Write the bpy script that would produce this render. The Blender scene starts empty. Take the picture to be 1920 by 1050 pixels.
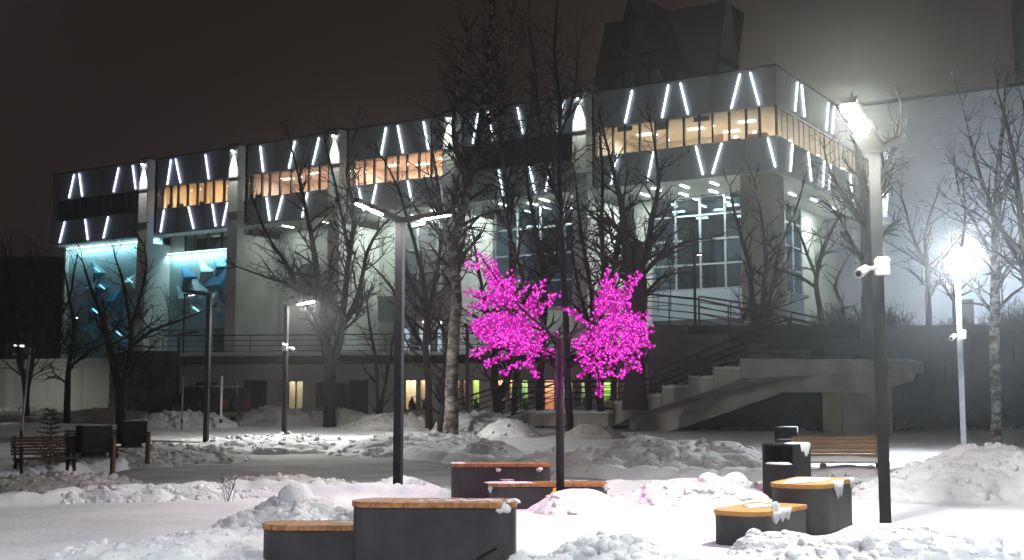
import bpy, bmesh, math, random
import numpy as np
from mathutils import Vector, Matrix
R = math.radians
scn = bpy.context.scene
COL = scn.collection

# ------------------------------------------------------------------ camera, sky, exposure
PITCH = 5.67
CAMZ = 1.6
FPX = 2267.0
cam = bpy.data.cameras.new("camera")
cam.sensor_width = 36.0
cam.lens = FPX / 1920 * 36
cam.clip_start = 0.1
cam.clip_end = 2000
cam_o = bpy.data.objects.new("camera", cam)
cam_o.location = (0, 0, CAMZ)
cam_o.rotation_euler = (R(90 + PITCH), 0, 0)
COL.objects.link(cam_o)
scn.camera = cam_o

world = bpy.data.worlds.new("World")
scn.world = world
world.use_nodes = True
wn = world.node_tree
wn.nodes.clear()
w_out = wn.nodes.new("ShaderNodeOutputWorld")
w_bg = wn.nodes.new("ShaderNodeBackground")
w_tc = wn.nodes.new("ShaderNodeTexCoord")
w_sep = wn.nodes.new("ShaderNodeSeparateXYZ")
w_ramp = wn.nodes.new("ShaderNodeValToRGB")
w_ramp.color_ramp.elements[0].position = 0.0
w_ramp.color_ramp.elements[0].color = (0.0140, 0.0098, 0.0080, 1)     # town glow under low cloud
w_ramp.color_ramp.elements[1].position = 0.55
w_ramp.color_ramp.elements[1].color = (0.0078, 0.0055, 0.0046, 1)
wn.links.new(w_tc.outputs["Generated"], w_sep.inputs[0])
wn.links.new(w_sep.outputs["Z"], w_ramp.inputs[0])
wn.links.new(w_ramp.outputs[0], w_bg.inputs[0])
w_mr = wn.nodes.new("ShaderNodeMapRange")          # the town's glow lies towards the right
w_mr.inputs["From Min"].default_value = -0.9; w_mr.inputs["From Max"].default_value = 0.9
w_mr.inputs["To Min"].default_value = 0.55; w_mr.inputs["To Max"].default_value = 2.3
wn.links.new(w_sep.outputs["X"], w_mr.inputs["Value"])
wn.links.new(w_mr.outputs["Result"], w_bg.inputs[1])
wn.links.new(w_bg.outputs[0], w_out.inputs[0])

scn.view_settings.view_transform = 'Standard'
scn.view_settings.look = 'None'
scn.view_settings.gamma = 1.0
scn.view_settings.use_curve_mapping = False
scn.view_settings.exposure = 0.35
scn.render.engine = 'CYCLES'
scn.cycles.use_denoising = True
try:
    scn.cycles.denoiser = 'OPENIMAGEDENOISE'
    scn.cycles.denoising_input_passes = 'RGB_ALBEDO_NORMAL'
except Exception:
    pass
scn.cycles.max_bounces = 5
scn.cycles.diffuse_bounces = 3
scn.cycles.glossy_bounces = 2
scn.cycles.transmission_bounces = 3
scn.cycles.transparent_max_bounces = 10
scn.cycles.volume_bounces = 0
scn.cycles.sample_clamp_indirect = 4.0
scn.cycles.use_light_tree = True
scn.cycles.caustics_reflective = False
scn.cycles.caustics_refractive = False

# light levels (each lamp's light is made in its own builder)
LAMP_L = 680.0        # radiance of a street-lamp module
LED_L = 3.6           # radiance of a facade light strip
SPOT_W = 2200.0        # pier spotlights
SOFFIT_W = 110.0       # soffit light dashes
HAZE_DENSITY = 0.0012

# ------------------------------------------------------------------ measuring helpers
_p = R(PITCH)
FW = np.array([0, math.cos(_p), math.sin(_p)])
UP = np.array([0, -math.sin(_p), math.cos(_p)])
CC = np.array([0, 0, CAMZ])

def ray(px, py):
    return np.array([(px - 960) / FPX, 0, 0]) + UP * ((525 - py) / FPX) + FW

def at(px, py, Y):
    r = ray(px, py)
    return CC + r * (Y / r[1])

_a = R(57.9)
U = np.array([-math.sin(_a), math.cos(_a), 0])     # along the long facade, away to the left
N = np.array([-math.cos(_a), -math.sin(_a), 0])    # out of the long facade
K = at(1457, 230, 60.0); K[2] = 0
ROTF = R(-32.1)                                    # local x = -U, local y = -N

def fac(px, py, t=0.0):
    """(s, z) on the plane t metres in front of the long facade."""
    r = ray(px, py); P0 = K + N * t
    P = CC + r * (((P0 - CC) @ N) / (r @ N))
    return (P - K) @ U, P[2]

def fl(px, py, t=0.0):
    s, z = fac(px, py, t)
    return np.array([-s, -t, z])                   # in the building's own frame

# ------------------------------------------------------------------ mesh helpers
def fast_mesh(name, verts, faces):
    """verts (n,3) array, faces (m,k) array of one k."""
    verts = np.asarray(verts, dtype=np.float32); faces = np.asarray(faces, dtype=np.int32)
    me = bpy.data.meshes.new(name)
    me.vertices.add(len(verts)); me.vertices.foreach_set("co", verts.ravel())
    m, k = faces.shape
    me.loops.add(m * k); me.loops.foreach_set("vertex_index", faces.ravel())
    me.polygons.add(m)
    me.polygons.foreach_set("loop_start", np.arange(0, m * k, k, dtype=np.int32))
    me.polygons.foreach_set("loop_total", np.full(m, k, dtype=np.int32))
    me.update(calc_edges=True); me.validate()
    return me

def link(name, me, mat=None, parent=None, loc=None, rot=None, smooth=False):
    if mat is not None and not me.materials:
        me.materials.append(mat)
    if smooth:
        me.polygons.foreach_set("use_smooth", np.ones(len(me.polygons), dtype=bool))
    o = bpy.data.objects.new(name, me)
    if loc is not None: o.location = loc
    if rot is not None: o.rotation_euler = (0, 0, rot)
    COL.objects.link(o)
    if parent is not None: o.parent = parent
    return o

class MB:
    def __init__(s): s.v = []; s.f = []
    def box(s, x0, x1, y0, y1, z0, z1):
        b = len(s.v)
        s.v += [(x0,y0,z0),(x1,y0,z0),(x1,y1,z0),(x0,y1,z0),(x0,y0,z1),(x1,y0,z1),(x1,y1,z1),(x0,y1,z1)]
        s.f += [(b,b+3,b+2,b+1),(b+4,b+5,b+6,b+7),(b,b+1,b+5,b+4),(b+1,b+2,b+6,b+5),(b+2,b+3,b+7,b+6),(b+3,b,b+4,b+7)]
        return s
    def prism(s, pts, vec):
        """closed solid: planar outline pts (3-D) pushed along vec"""
        b = len(s.v); n = len(pts); vec = np.array(vec, float)
        s.v += [tuple(np.array(p, float)) for p in pts] + [tuple(np.array(p, float) + vec) for p in pts]
        s.f += [tuple(range(b + n - 1, b - 1, -1)), tuple(range(b + n, b + 2 * n))]
        for i in range(n):
            j = (i + 1) % n
            s.f.append((b + i, b + j, b + n + j, b + n + i))
        return s
    def plan(s, pts, z0, z1):
        return s.prism([(x, y, z0) for x, y in pts], (0, 0, z1 - z0))
    def bar(s, p0, p1, w, h=None, up=(0, 0, 1)):
        h = h or w
        p0 = np.array(p0, float); p1 = np.array(p1, float); d = p1 - p0; d /= np.linalg.norm(d)
        u = np.array(up, float)
        if abs(d @ u) > 0.97: u = np.array([0, 1.0, 0])
        a = np.cross(d, u); a /= np.linalg.norm(a); c = np.cross(a, d)
        q = [p0 - a*w/2 - c*h/2, p0 + a*w/2 - c*h/2, p0 + a*w/2 + c*h/2, p0 - a*w/2 + c*h/2]
        return s.prism(q, p1 - p0)
    def tube(s, pts, rs, k=10, caps=True):
        b = len(s.v); pts = [np.array(p, float) for p in pts]
        if not hasattr(rs, '__len__'): rs = [rs] * len(pts)
        for i, p in enumerate(pts):
            d = pts[min(i + 1, len(pts) - 1)] - pts[max(i - 1, 0)]; d /= np.linalg.norm(d)
            u = np.array([0, 0, 1.0]) if abs(d[2]) < 0.9 else np.array([0, 1.0, 0])
            a = np.cross(d, u); a /= np.linalg.norm(a); c = np.cross(d, a)
            for j in range(k):
                t = 2 * math.pi * j / k
                s.v.append(tuple(p + rs[i] * (a * math.cos(t) + c * math.sin(t))))
        for i in range(len(pts) - 1):
            for j in range(k):
                j2 = (j + 1) % k
                s.f.append((b + i*k + j, b + i*k + j2, b + (i+1)*k + j2, b + (i+1)*k + j))
        if caps:
            s.f.append(tuple(b + j for j in range(k)))
            s.f.append(tuple(b + (len(pts)-1)*k + j for j in range(k - 1, -1, -1)))
        return s
    def build(s, name, mat, parent=None, loc=None, rot=None, smooth=False, bevel=0.0):
        me = bpy.data.meshes.new(name)
        me.from_pydata([tuple(map(float, v)) for v in s.v], [], s.f); me.validate()
        bm = bmesh.new(); bm.from_mesh(me)
        bmesh.ops.recalc_face_normals(bm, faces=bm.faces)
        if bevel > 0:
            es = [e for e in bm.edges if len(e.link_faces) == 2 and e.calc_face_angle(0) > 0.6]
            bmesh.ops.bevel(bm, geom=es, offset=bevel, segments=2, affect='EDGES', clamp_overlap=True)
        bm.to_mesh(me); bm.free()
        return link(name, me, mat, parent, loc, rot, smooth)

def tag(o, label=None, cat=None, group=None, kind=None):
    if label: o['label'] = label
    if cat: o['category'] = cat
    if group: o['group'] = group
    if kind: o['kind'] = kind
    return o

def thing(name, label, cat, loc=(0, 0, 0), rot=0.0, group=None):
    o = bpy.data.objects.new(name, None)
    o.empty_display_size = 0.2
    o.location = loc; o.rotation_euler = (0, 0, rot)
    COL.objects.link(o)
    return tag(o, label, cat, group)

# ------------------------------------------------------------------ noise in numpy
def _h(ix, iy, seed):
    n = (ix * 374761393 + iy * 668265263 + seed * 1442695041) & 0xFFFFFFFF
    n = ((n ^ (n >> 13)) * 1274126177) & 0xFFFFFFFF
    return ((n ^ (n >> 16)) & 0xFFFFFF) / float(0xFFFFFF)

def vnoise(x, y, seed=0):
    ix = np.floor(x).astype(np.int64); iy = np.floor(y).astype(np.int64)
    fx = x - ix; fy = y - iy
    fx = fx*fx*(3-2*fx); fy = fy*fy*(3-2*fy)
    return ((_h(ix,iy,seed)*(1-fx)+_h(ix+1,iy,seed)*fx)*(1-fy)+(_h(ix,iy+1,seed)*(1-fx)+_h(ix+1,iy+1,seed)*fx)*fy)

def fbm(x, y, seed=0, o=4):
    s = 0; a = 0.5; t = 0
    for i in range(o):
        s = s + a*vnoise(x*2**i+i*17.3, y*2**i-i*9.1, seed+i); t += a; a *= 0.5
    return s / t

def worley(x, y, seed=0):
    """rounded clod field: 1 at each clod's middle, 0 between clods"""
    ix = np.floor(x).astype(np.int64); iy = np.floor(y).astype(np.int64)
    d = np.full(x.shape, 9.0)
    for a in (-1, 0, 1):
        for b in (-1, 0, 1):
            jx = ix + a; jy = iy + b
            sz = 0.55 + 0.75*_h(jx, jy, seed+7)
            dd = ((jx + _h(jx,jy,seed) - x)**2 + (jy + _h(jx,jy,seed+3) - y)**2) / (sz*sz)
            d = np.minimum(d, dd)
    return np.sqrt(np.clip(1 - d/0.75, 0, 1))

def sstep(a, b, x):
    t = np.clip((x - a) / (b - a), 0, 1)
    return t*t*(3-2*t)

# ------------------------------------------------------------------ materials
def new_mat(name):
    m = bpy.data.materials.new(name); m.use_nodes = True
    nt = m.node_tree; nt.nodes.clear()
    out = nt.nodes.new("ShaderNodeOutputMaterial")
    return m, nt, out

def pbr(name, c1, c2=None, rough=0.7, scale=4.0, metal=0.0, bump=0.0, bscale=None, detail=6.0, stretch=(1,1,1), spec=0.4, lo=0.35, hi=0.65, rvar=0.1):
    m, nt, out = new_mat(name)
    b = nt.nodes.new("ShaderNodeBsdfPrincipled")
    b.inputs["Metallic"].default_value = metal
    b.inputs["Specular IOR Level"].default_value = spec
    tc = nt.nodes.new("ShaderNodeTexCoord"); mp = nt.nodes.new("ShaderNodeMapping")
    mp.inputs["Scale"].default_value = stretch
    nt.links.new(tc.outputs["Object"], mp.inputs[0])
    nz = nt.nodes.new("ShaderNodeTexNoise"); nz.inputs["Scale"].default_value = scale; nz.inputs["Detail"].default_value = detail
    nt.links.new(mp.outputs[0], nz.inputs["Vector"])
    rp = nt.nodes.new("ShaderNodeValToRGB")
    rp.color_ramp.elements[0].position = lo; rp.color_ramp.elements[1].position = hi
    rp.color_ramp.elements[0].color = (*c1, 1); rp.color_ramp.elements[1].color = (*(c2 or c1), 1)
    nt.links.new(nz.outputs["Fac"], rp.inputs[0]); nt.links.new(rp.outputs[0], b.inputs["Base Color"])
    mr = nt.nodes.new("ShaderNodeMapRange")
    mr.inputs["To Min"].default_value = max(0.02, rough-rvar); mr.inputs["To Max"].default_value = min(1, rough+rvar)
    nt.links.new(nz.outputs["Fac"], mr.inputs[0]); nt.links.new(mr.outputs[0], b.inputs["Roughness"])
    if bump:
        n2 = nt.nodes.new("ShaderNodeTexNoise"); n2.inputs["Scale"].default_value = bscale or scale*6; n2.inputs["Detail"].default_value = 5
        nt.links.new(mp.outputs[0], n2.inputs["Vector"])
        bp = nt.nodes.new("ShaderNodeBump"); bp.inputs["Strength"].default_value = bump; bp.inputs["Distance"].default_value = 0.02
        nt.links.new(n2.outputs["Fac"], bp.inputs["Height"]); nt.links.new(bp.outputs[0], b.inputs["Normal"])
    nt.links.new(b.outputs[0], out.inputs[0])
    return m

def emit(name, col, strength, sampling=None):
    m, nt, out = new_mat(name)
    e = nt.nodes.new("ShaderNodeEmission")
    e.inputs[0].default_value = (*col, 1); e.inputs[1].default_value = strength
    nt.links.new(e.outputs[0], out.inputs[0])
    if sampling:
        try: m.cycles.emission_sampling = sampling
        except Exception: pass
    return m

def glass(name, tint=(0.9, 0.93, 0.92), refl=0.10, rough=0.02):
    m, nt, out = new_mat(name)
    t = nt.nodes.new("ShaderNodeBsdfTransparent"); t.inputs[0].default_value = (*tint, 1)
    g = nt.nodes.new("ShaderNodeBsdfGlossy"); g.inputs["Roughness"].default_value = rough
    fr = nt.nodes.new("ShaderNodeFresnel"); fr.inputs[0].default_value = 1.45
    ad = nt.nodes.new("ShaderNodeMath"); ad.operation = 'MULTIPLY_ADD'; ad.inputs[1].default_value = 0.4; ad.inputs[2].default_value = refl*0.4
    mx = nt.nodes.new("ShaderNodeMixShader")
    nt.links.new(fr.outputs[0], ad.inputs[0]); nt.links.new(ad.outputs[0], mx.inputs[0])
    nt.links.new(t.outputs[0], mx.inputs[1]); nt.links.new(g.outputs[0], mx.inputs[2])
    nt.links.new(mx.outputs[0], out.inputs[0])
    return m

def snow_mat(name, c1, c2, scale, bump, bscale):
    m, nt, out = new_mat(name)
    b = nt.nodes.new("ShaderNodeBsdfPrincipled"); b.inputs["Roughness"].default_value = 0.85
    b.inputs["Specular IOR Level"].default_value = 0.15
    tc = nt.nodes.new("ShaderNodeTexCoord")
    nz = nt.nodes.new("ShaderNodeTexNoise"); nz.inputs["Scale"].default_value = scale; nz.inputs["Detail"].default_value = 7
    rp = nt.nodes.new("ShaderNodeValToRGB")
    rp.color_ramp.elements[0].position = 0.32; rp.color_ramp.elements[1].position = 0.6
    rp.color_ramp.elements[0].color = (*c1, 1); rp.color_ramp.elements[1].color = (*c2, 1)
    n2 = nt.nodes.new("ShaderNodeTexNoise"); n2.inputs["Scale"].default_value = bscale; n2.inputs["Detail"].default_value = 8; n2.inputs["Roughness"].default_value = 0.6
    bp = nt.nodes.new("ShaderNodeBump"); bp.inputs["Strength"].default_value = bump; bp.inputs["Distance"].default_value = 0.03
    nt.links.new(tc.outputs["Object"], nz.inputs["Vector"]); nt.links.new(tc.outputs["Object"], n2.inputs["Vector"])
    nt.links.new(nz.outputs["Fac"], rp.inputs[0]); nt.links.new(rp.outputs[0], b.inputs["Base Color"])
    nt.links.new(n2.outputs["Fac"], bp.inputs["Height"]); nt.links.new(bp.outputs[0], b.inputs["Normal"])
    nt.links.new(b.outputs[0], out.inputs[0])
    return m

def add_clods(m, dist=0.05):
    nt = m.node_tree
    b = next(n for n in nt.nodes if n.type == 'BSDF_PRINCIPLED'); bp0 = next(n for n in nt.nodes if n.type == 'BUMP')
    tc = next(n for n in nt.nodes if n.type == 'TEX_COORD')
    wn_ = nt.nodes.new("ShaderNodeTexNoise"); wn_.inputs["Scale"].default_value = 6; wn_.inputs["Detail"].default_value = 3
    mixv = nt.nodes.new("ShaderNodeMixRGB"); mixv.inputs[0].default_value = 0.08
    nt.links.new(tc.outputs["Object"], wn_.inputs["Vector"]); nt.links.new(tc.outputs["Object"], mixv.inputs[1]); nt.links.new(wn_.outputs["Color"], mixv.inputs[2])
    prev = bp0
    for sc, st in ((9.0, 0.35), (22.0, 0.35)):
        v = nt.nodes.new("ShaderNodeTexVoronoi"); v.inputs["Scale"].default_value = sc
        nt.links.new(mixv.outputs[0], v.inputs["Vector"])
        iv = nt.nodes.new("ShaderNodeMath"); iv.operation = 'SUBTRACT'; iv.inputs[0].default_value = 1.0
        nt.links.new(v.outputs["Distance"], iv.inputs[1])
        bp = nt.nodes.new("ShaderNodeBump"); bp.inputs["Strength"].default_value = st; bp.inputs["Distance"].default_value = dist*7/sc
        nt.links.new(iv.outputs[0], bp.inputs["Height"]); nt.links.new(prev.outputs[0], bp.inputs["Normal"]); prev = bp
    nt.links.new(prev.outputs[0], b.inputs["Normal"])

def birch_mat():
    m, nt, out = new_mat("birch_bark")
    b = nt.nodes.new("ShaderNodeBsdfPrincipled"); b.inputs["Roughness"].default_value = 0.85
    tc = nt.nodes.new("ShaderNodeTexCoord"); mp = nt.nodes.new("ShaderNodeMapping"); mp.inputs["Scale"].default_value = (3.0, 3.0, 5.5)
    nz = nt.nodes.new("ShaderNodeTexNoise"); nz.inputs["Scale"].default_value = 1.0; nz.inputs["Detail"].default_value = 7; nz.inputs["Roughness"].default_value = 0.65
    rp = nt.nodes.new("ShaderNodeValToRGB")
    rp.color_ramp.elements[0].position = 0.44; rp.color_ramp.elements[1].position = 0.60
    rp.color_ramp.elements[0].color = (0.018, 0.016, 0.014, 1); rp.color_ramp.elements[1].color = (0.22, 0.20, 0.18, 1)
    nt.links.new(tc.outputs["Object"], mp.inputs[0]); nt.links.new(mp.outputs[0], nz.inputs["Vector"])
    nt.links.new(nz.outputs["Fac"], rp.inputs[0]); nt.links.new(rp.outputs[0], b.inputs["Base Color"])
    bp = nt.nodes.new("ShaderNodeBump"); bp.inputs["Strength"].default_value = 0.6; bp.inputs["Distance"].default_value = 0.03
    nt.links.new(nz.outputs["Fac"], bp.inputs["Height"]); nt.links.new(bp.outputs[0], b.inputs["Normal"])
    nt.links.new(b.outputs[0], out.inputs[0])
    return m

M = {}
M['snow'] = snow_mat("fresh_snow", (0.66, 0.67, 0.71), (0.78, 0.785, 0.81), 0.9, 0.55, 9.0)
M['clod'] = snow_mat("ploughed_snow", (0.68, 0.69, 0.73), (0.83, 0.835, 0.855), 1.6, 0.6, 22.0)
M['grey_snow'] = snow_mat("greyish_snow", (0.40, 0.39, 0.38), (0.60, 0.59, 0.58), 1.3, 0.6, 16.0)  # greyer, darker snow than the fresh and ploughed kinds
add_clods(M['clod']); add_clods(M['grey_snow'])
M['packed'] = snow_mat("trodden_snow", (0.27, 0.268, 0.272), (0.38, 0.376, 0.38), 0.7, 0.5, 12.0)
M['concrete'] = pbr("weathered_concrete", (0.15, 0.14, 0.125), (0.26, 0.245, 0.22), 0.9, 0.9, bump=0.35, bscale=9)
M['blockwall'] = pbr("bluish_precast_wall", (0.33, 0.345, 0.37), (0.39, 0.405, 0.43), 0.9, 0.25, bump=0.08, bscale=5)
M['stair'] = pbr("stair_concrete", (0.27, 0.258, 0.232), (0.39, 0.37, 0.335), 0.9, 1.2, bump=0.4, bscale=10)
M['stairdark'] = pbr("dark_brown_concrete", (0.085, 0.075, 0.066), (0.17, 0.152, 0.135), 0.9, 0.8, bump=0.3, bscale=8)  # dark brownish concrete, upper flight wall and below the lowest flight
M['pier'] = pbr("white_rendered_pier", (0.46, 0.47, 0.44), (0.60, 0.61, 0.57), 0.85, 0.6, bump=0.12, bscale=6)
M['wall'] = pbr("pale_render", (0.46, 0.47, 0.44), (0.58, 0.585, 0.55), 0.9, 0.35, bump=0.1, bscale=5)
M['beige'] = pbr("beige_render", (0.36, 0.33, 0.27), (0.45, 0.41, 0.34), 0.9, 0.5, bump=0.1, bscale=6)
M['panel'] = pbr("blue_grey_cladding", (0.27, 0.30, 0.335), (0.34, 0.37, 0.405), 0.55, 0.35, metal=0.0, spec=0.5)
M['spandrel'] = pbr("blue_grey_spandrel", (0.22, 0.27, 0.31), (0.28, 0.33, 0.37), 0.5, 0.4)
M['roofing'] = pbr("dark_roofing", (0.03, 0.03, 0.03), (0.05, 0.05, 0.05), 0.8, 0.5)
M['lantern'] = pbr("dark_sheet_roof", (0.008, 0.0075, 0.0075), (0.018, 0.017, 0.017), 0.6, 0.4, bump=0.1)
M['lanternglass'] = pbr("dull_skylight_glass", (0.17, 0.15, 0.12), (0.24, 0.215, 0.17), 0.35, 0.3)  # dull grey-brown opaque tone for the skylight glass
M['mullion'] = pbr("pale_window_bars", (0.17, 0.19, 0.21), (0.24, 0.26, 0.28), 0.5, 3)
M['darkframe'] = pbr("dark_window_bars", (0.03, 0.03, 0.032), (0.045, 0.045, 0.047), 0.5, 3)
M['anthracite'] = pbr("anthracite_paint", (0.008, 0.008, 0.009), (0.013, 0.013, 0.014), 0.5, 3.5, bump=0.06, bscale=120, spec=0.2)
M['block'] = pbr("anthracite_shell", (0.026, 0.025, 0.028), (0.050, 0.049, 0.053), 0.62, 2.6, bump=0.10, bscale=150, spec=0.3)
M['blackmetal'] = pbr("black_metal", (0.006, 0.006, 0.0065), (0.011, 0.011, 0.011), 0.65, 4, spec=0.15)
M['wood'] = pbr("oiled_planks", (0.22, 0.095, 0.032), (0.40, 0.19, 0.068), 0.6, 2.0, bump=0.25, bscale=14, stretch=(9, 1.2, 9))
M['wood2'] = pbr("oiled_planks_pale", (0.42, 0.20, 0.055), (0.56, 0.29, 0.095), 0.6, 2.0, bump=0.2, bscale=14, stretch=(9, 1.2, 9))
M['slat'] = pbr("bench_slats", (0.20, 0.115, 0.045), (0.36, 0.21, 0.09), 0.6, 2.0, bump=0.25, bscale=10, stretch=(1.0, 9, 9))
M['darkslat'] = pbr("dark_slats", (0.035, 0.026, 0.019), (0.07, 0.052, 0.038), 0.8, 2.0, bump=0.3, bscale=10, stretch=(1.0, 9, 9))  # much darker brown than the slats of the other bench
M['endboard'] = pbr("brown_end_board", (0.085, 0.05, 0.024), (0.15, 0.09, 0.042), 0.7, 2.0, bump=0.25, bscale=10, stretch=(9, 9, 1))
M['bark'] = pbr("dark_bark", (0.007, 0.006, 0.005), (0.026, 0.022, 0.018), 0.9, 3.0, bump=0.6, bscale=10, stretch=(3, 3, 0.6))
M['twig'] = pbr("twig_bark", (0.007, 0.006, 0.005), (0.020, 0.016, 0.014), 0.9, 1.0)
M['birch'] = birch_mat()
M['stone'] = pbr("rough_stone", (0.05, 0.047, 0.05), (0.16, 0.15, 0.15), 0.95, 1.6, bump=0.9, bscale=5)
M['darkwall'] = pbr("dark_stone_wall", (0.010, 0.010, 0.011), (0.026, 0.026, 0.027), 0.95, 0.9, bump=0.6, bscale=6)
M['hedge'] = pbr("bare_hedge", (0.012, 0.012, 0.010), (0.04, 0.037, 0.033), 0.95, 2.0)
M['podium'] = pbr("podium_render", (0.48, 0.475, 0.45), (0.60, 0.59, 0.56), 0.9, 0.5, bump=0.12, bscale=6)
M['door'] = pbr("dark_steel_door", (0.035, 0.03, 0.028), (0.05, 0.045, 0.042), 0.6, 2)
M['glass'] = glass("window_glass")
M['glasshall'] = glass("blue_tinted_glass", (0.50, 0.64, 0.72), 0.14)
M['glassdark'] = glass("dark_window_glass", (0.45, 0.52, 0.52), 0.12)  # darker copy of the clear glass, darkness of unlit windows put into its tint
M['whiteplastic'] = pbr("white_plastic", (0.72, 0.72, 0.72), (0.80, 0.80, 0.80), 0.4, 5)
M['pale_pole'] = pbr("galvanised_pole", (0.22, 0.23, 0.25), (0.32, 0.33, 0.35), 0.45, 4, metal=0.2)
M['carpaint'] = pbr("dark_car_paint", (0.028, 0.029, 0.033), (0.036, 0.037, 0.041), 0.25, 2, spec=0.6)
M['rubber'] = pbr("tyre_rubber", (0.010, 0.010, 0.010), (0.016, 0.016, 0.016), 0.85, 6)
M['chrome'] = pbr("wheel_alloy", (0.35, 0.35, 0.36), (0.45, 0.45, 0.46), 0.3, 4, metal=0.9)
M['taillight'] = pbr("red_lens", (0.20, 0.01, 0.01), (0.26, 0.015, 0.012), 0.2, 4)
M['needle'] = pbr("fir_needles", (0.010, 0.022, 0.012), (0.026, 0.050, 0.028), 0.8, 5)
M['yellow'] = pbr("yellow_tape", (0.62, 0.30, 0.02), (0.80, 0.45, 0.05), 0.5, 8)
M['blueA'] = pbr("deep_blue_facet", (0.03, 0.19, 0.36), (0.045, 0.24, 0.43), 0.5, 1)
M['blueB'] = pbr("mid_blue_facet", (0.13, 0.36, 0.50), (0.17, 0.41, 0.55), 0.5, 1)
M['blueC'] = pbr("ice_blue_facet", (0.42, 0.60, 0.66), (0.50, 0.67, 0.72), 0.5, 1)
M['teal'] = pbr("teal_wall_panel", (0.24, 0.40, 0.44), (0.31, 0.47, 0.51), 0.6, 0.6)
M['beigeroom'] = pbr("beige_room_wall", (0.66, 0.59, 0.49), (0.72, 0.65, 0.55), 0.9, 1.2)
M['pinkroom'] = pbr("pink_room_wall", (0.66, 0.52, 0.44), (0.72, 0.58, 0.49), 0.9, 1.2)
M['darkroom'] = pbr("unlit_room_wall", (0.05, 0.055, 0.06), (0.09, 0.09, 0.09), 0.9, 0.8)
M['hallroom'] = pbr("hall_wall", (0.15, 0.155, 0.16), (0.24, 0.24, 0.24), 0.9, 0.4)
M['lampwhite'] = emit("lamp_module", (1.0, 0.99, 0.95), LAMP_L)
M['lampfar'] = emit("lamp_module_far", (1.0, 0.98, 0.92), 4600.0)
M['lampassumed'] = emit("lamp_module_assumed", (0.93, 0.95, 1.0), 1300.0)  # for the assumed lamps outside the frame
M['lampwide'] = emit("lamp_module_wide", (0.98, 1.0, 0.88), 1350.0)
M['cyanbar'] = emit("cyan_light_bar", (0.35, 0.85, 1.0), 1.1, 'NONE')
M['lampcool'] = emit("lamp_module_cool", (0.86, 0.93, 1.0), 3800.0)
M['lampdim'] = emit("lamp_module_dim", (1.0, 0.97, 0.88), 20.0)
M['led'] = emit("facade_light_strip", (0.80, 0.90, 1.0), LED_L)
M['ledblue'] = emit("facade_light_strip_blue", (0.66, 0.70, 1.0), LED_L)  # bluer tint stands in for the lens colour fringe on the left strips
M['roomlamp'] = emit("room_lamp", (1.0, 0.92, 0.80), 5.0)
M['roomlampcool'] = emit("hall_lamp", (0.85, 0.97, 1.0), 6.0)
M['petal'] = emit("pink_light_petal", (1.0, 0.001, 0.66), 0.68)
M['petaldim'] = emit("pink_light_petal_dim", (1.0, 0.003, 0.62), 0.26)
M['coredim'] = emit("pink_light_core_dim", (1.0, 0.08, 0.76), 0.6)
M['core'] = emit("pink_light_core", (1.0, 0.20, 0.84), 1.7)

def curtain_mat(name, col):
    m, nt, out = new_mat(name)
    d = nt.nodes.new("ShaderNodeBsdfDiffuse"); t = nt.nodes.new("ShaderNodeBsdfTranslucent"); mx = nt.nodes.new("ShaderNodeMixShader")
    tc = nt.nodes.new("ShaderNodeTexCoord"); mp = nt.nodes.new("ShaderNodeMapping"); mp.inputs["Scale"].default_value = (9, 9, 0.2)
    nz = nt.nodes.new("ShaderNodeTexNoise"); nz.inputs["Scale"].default_value = 1.0
    rp = nt.nodes.new("ShaderNodeValToRGB")
    rp.color_ramp.elements[0].position = 0.3; rp.color_ramp.elements[1].position = 0.7
    rp.color_ramp.elements[0].color = (*[c*0.55 for c in col], 1); rp.color_ramp.elements[1].color = (*col, 1)
    nt.links.new(tc.outputs["Object"], mp.inputs[0]); nt.links.new(mp.outputs[0], nz.inputs["Vector"])
    nt.links.new(nz.outputs["Fac"], rp.inputs[0])
    nt.links.new(rp.outputs[0], d.inputs[0]); nt.links.new(rp.outputs[0], t.inputs[0])
    mx.inputs[0].default_value = 0.75
    nt.links.new(d.outputs[0], mx.inputs[1]); nt.links.new(t.outputs[0], mx.inputs[2]); nt.links.new(mx.outputs[0], out.inputs[0])
    return m
M['curtain'] = curtain_mat("orange_curtain", (0.82, 0.60, 0.40))

def area_light(name, watts, col, sx, sy, parent=None, loc=(0,0,0), rot=(0,0,0), spread=180):
    l = bpy.data.lights.new(name, 'AREA'); l.shape = 'RECTANGLE'; l.size = sx; l.size_y = sy
    l.energy = watts; l.color = col; l.spread = R(spread)
    o = bpy.data.objects.new(name, l); o.location = loc; o.rotation_euler = rot
    COL.objects.link(o)
    if parent is not None: o.parent = parent
    return o

def spot_light(name, watts, col, loc, target, angle, blend=0.6, radius=0.05, parent=None):
    l = bpy.data.lights.new(name, 'SPOT'); l.energy = watts; l.color = col
    l.spot_size = R(angle); l.spot_blend = blend; l.shadow_soft_size = radius
    o = bpy.data.objects.new(name, l); o.location = loc
    d = Vector(target) - Vector(loc)
    o.rotation_euler = d.to_track_quat('-Z', 'Y').to_euler()
    COL.objects.link(o)
    if parent is not None: o.parent = parent
    return o

# ------------------------------------------------------------------ ground
PLAZA = [(-14, 15.2), (-7.9, 18.9), (-4.7, 22.0), (-2.4, 20.9), (-0.6, 20.2), (1.0, 21.8), (4.2, 21.2), (7.0, 22.6), (11, 24),
         (11, 25.5), (7.2, 25.0), (3.5, 25.0), (1.9, 26.0), (-1.6, 32.0), (-5.8, 40.0), (-8.5, 41.0), (-9.2, 33.0), (-9.8, 24.0), (-15, 20.5)]

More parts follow.
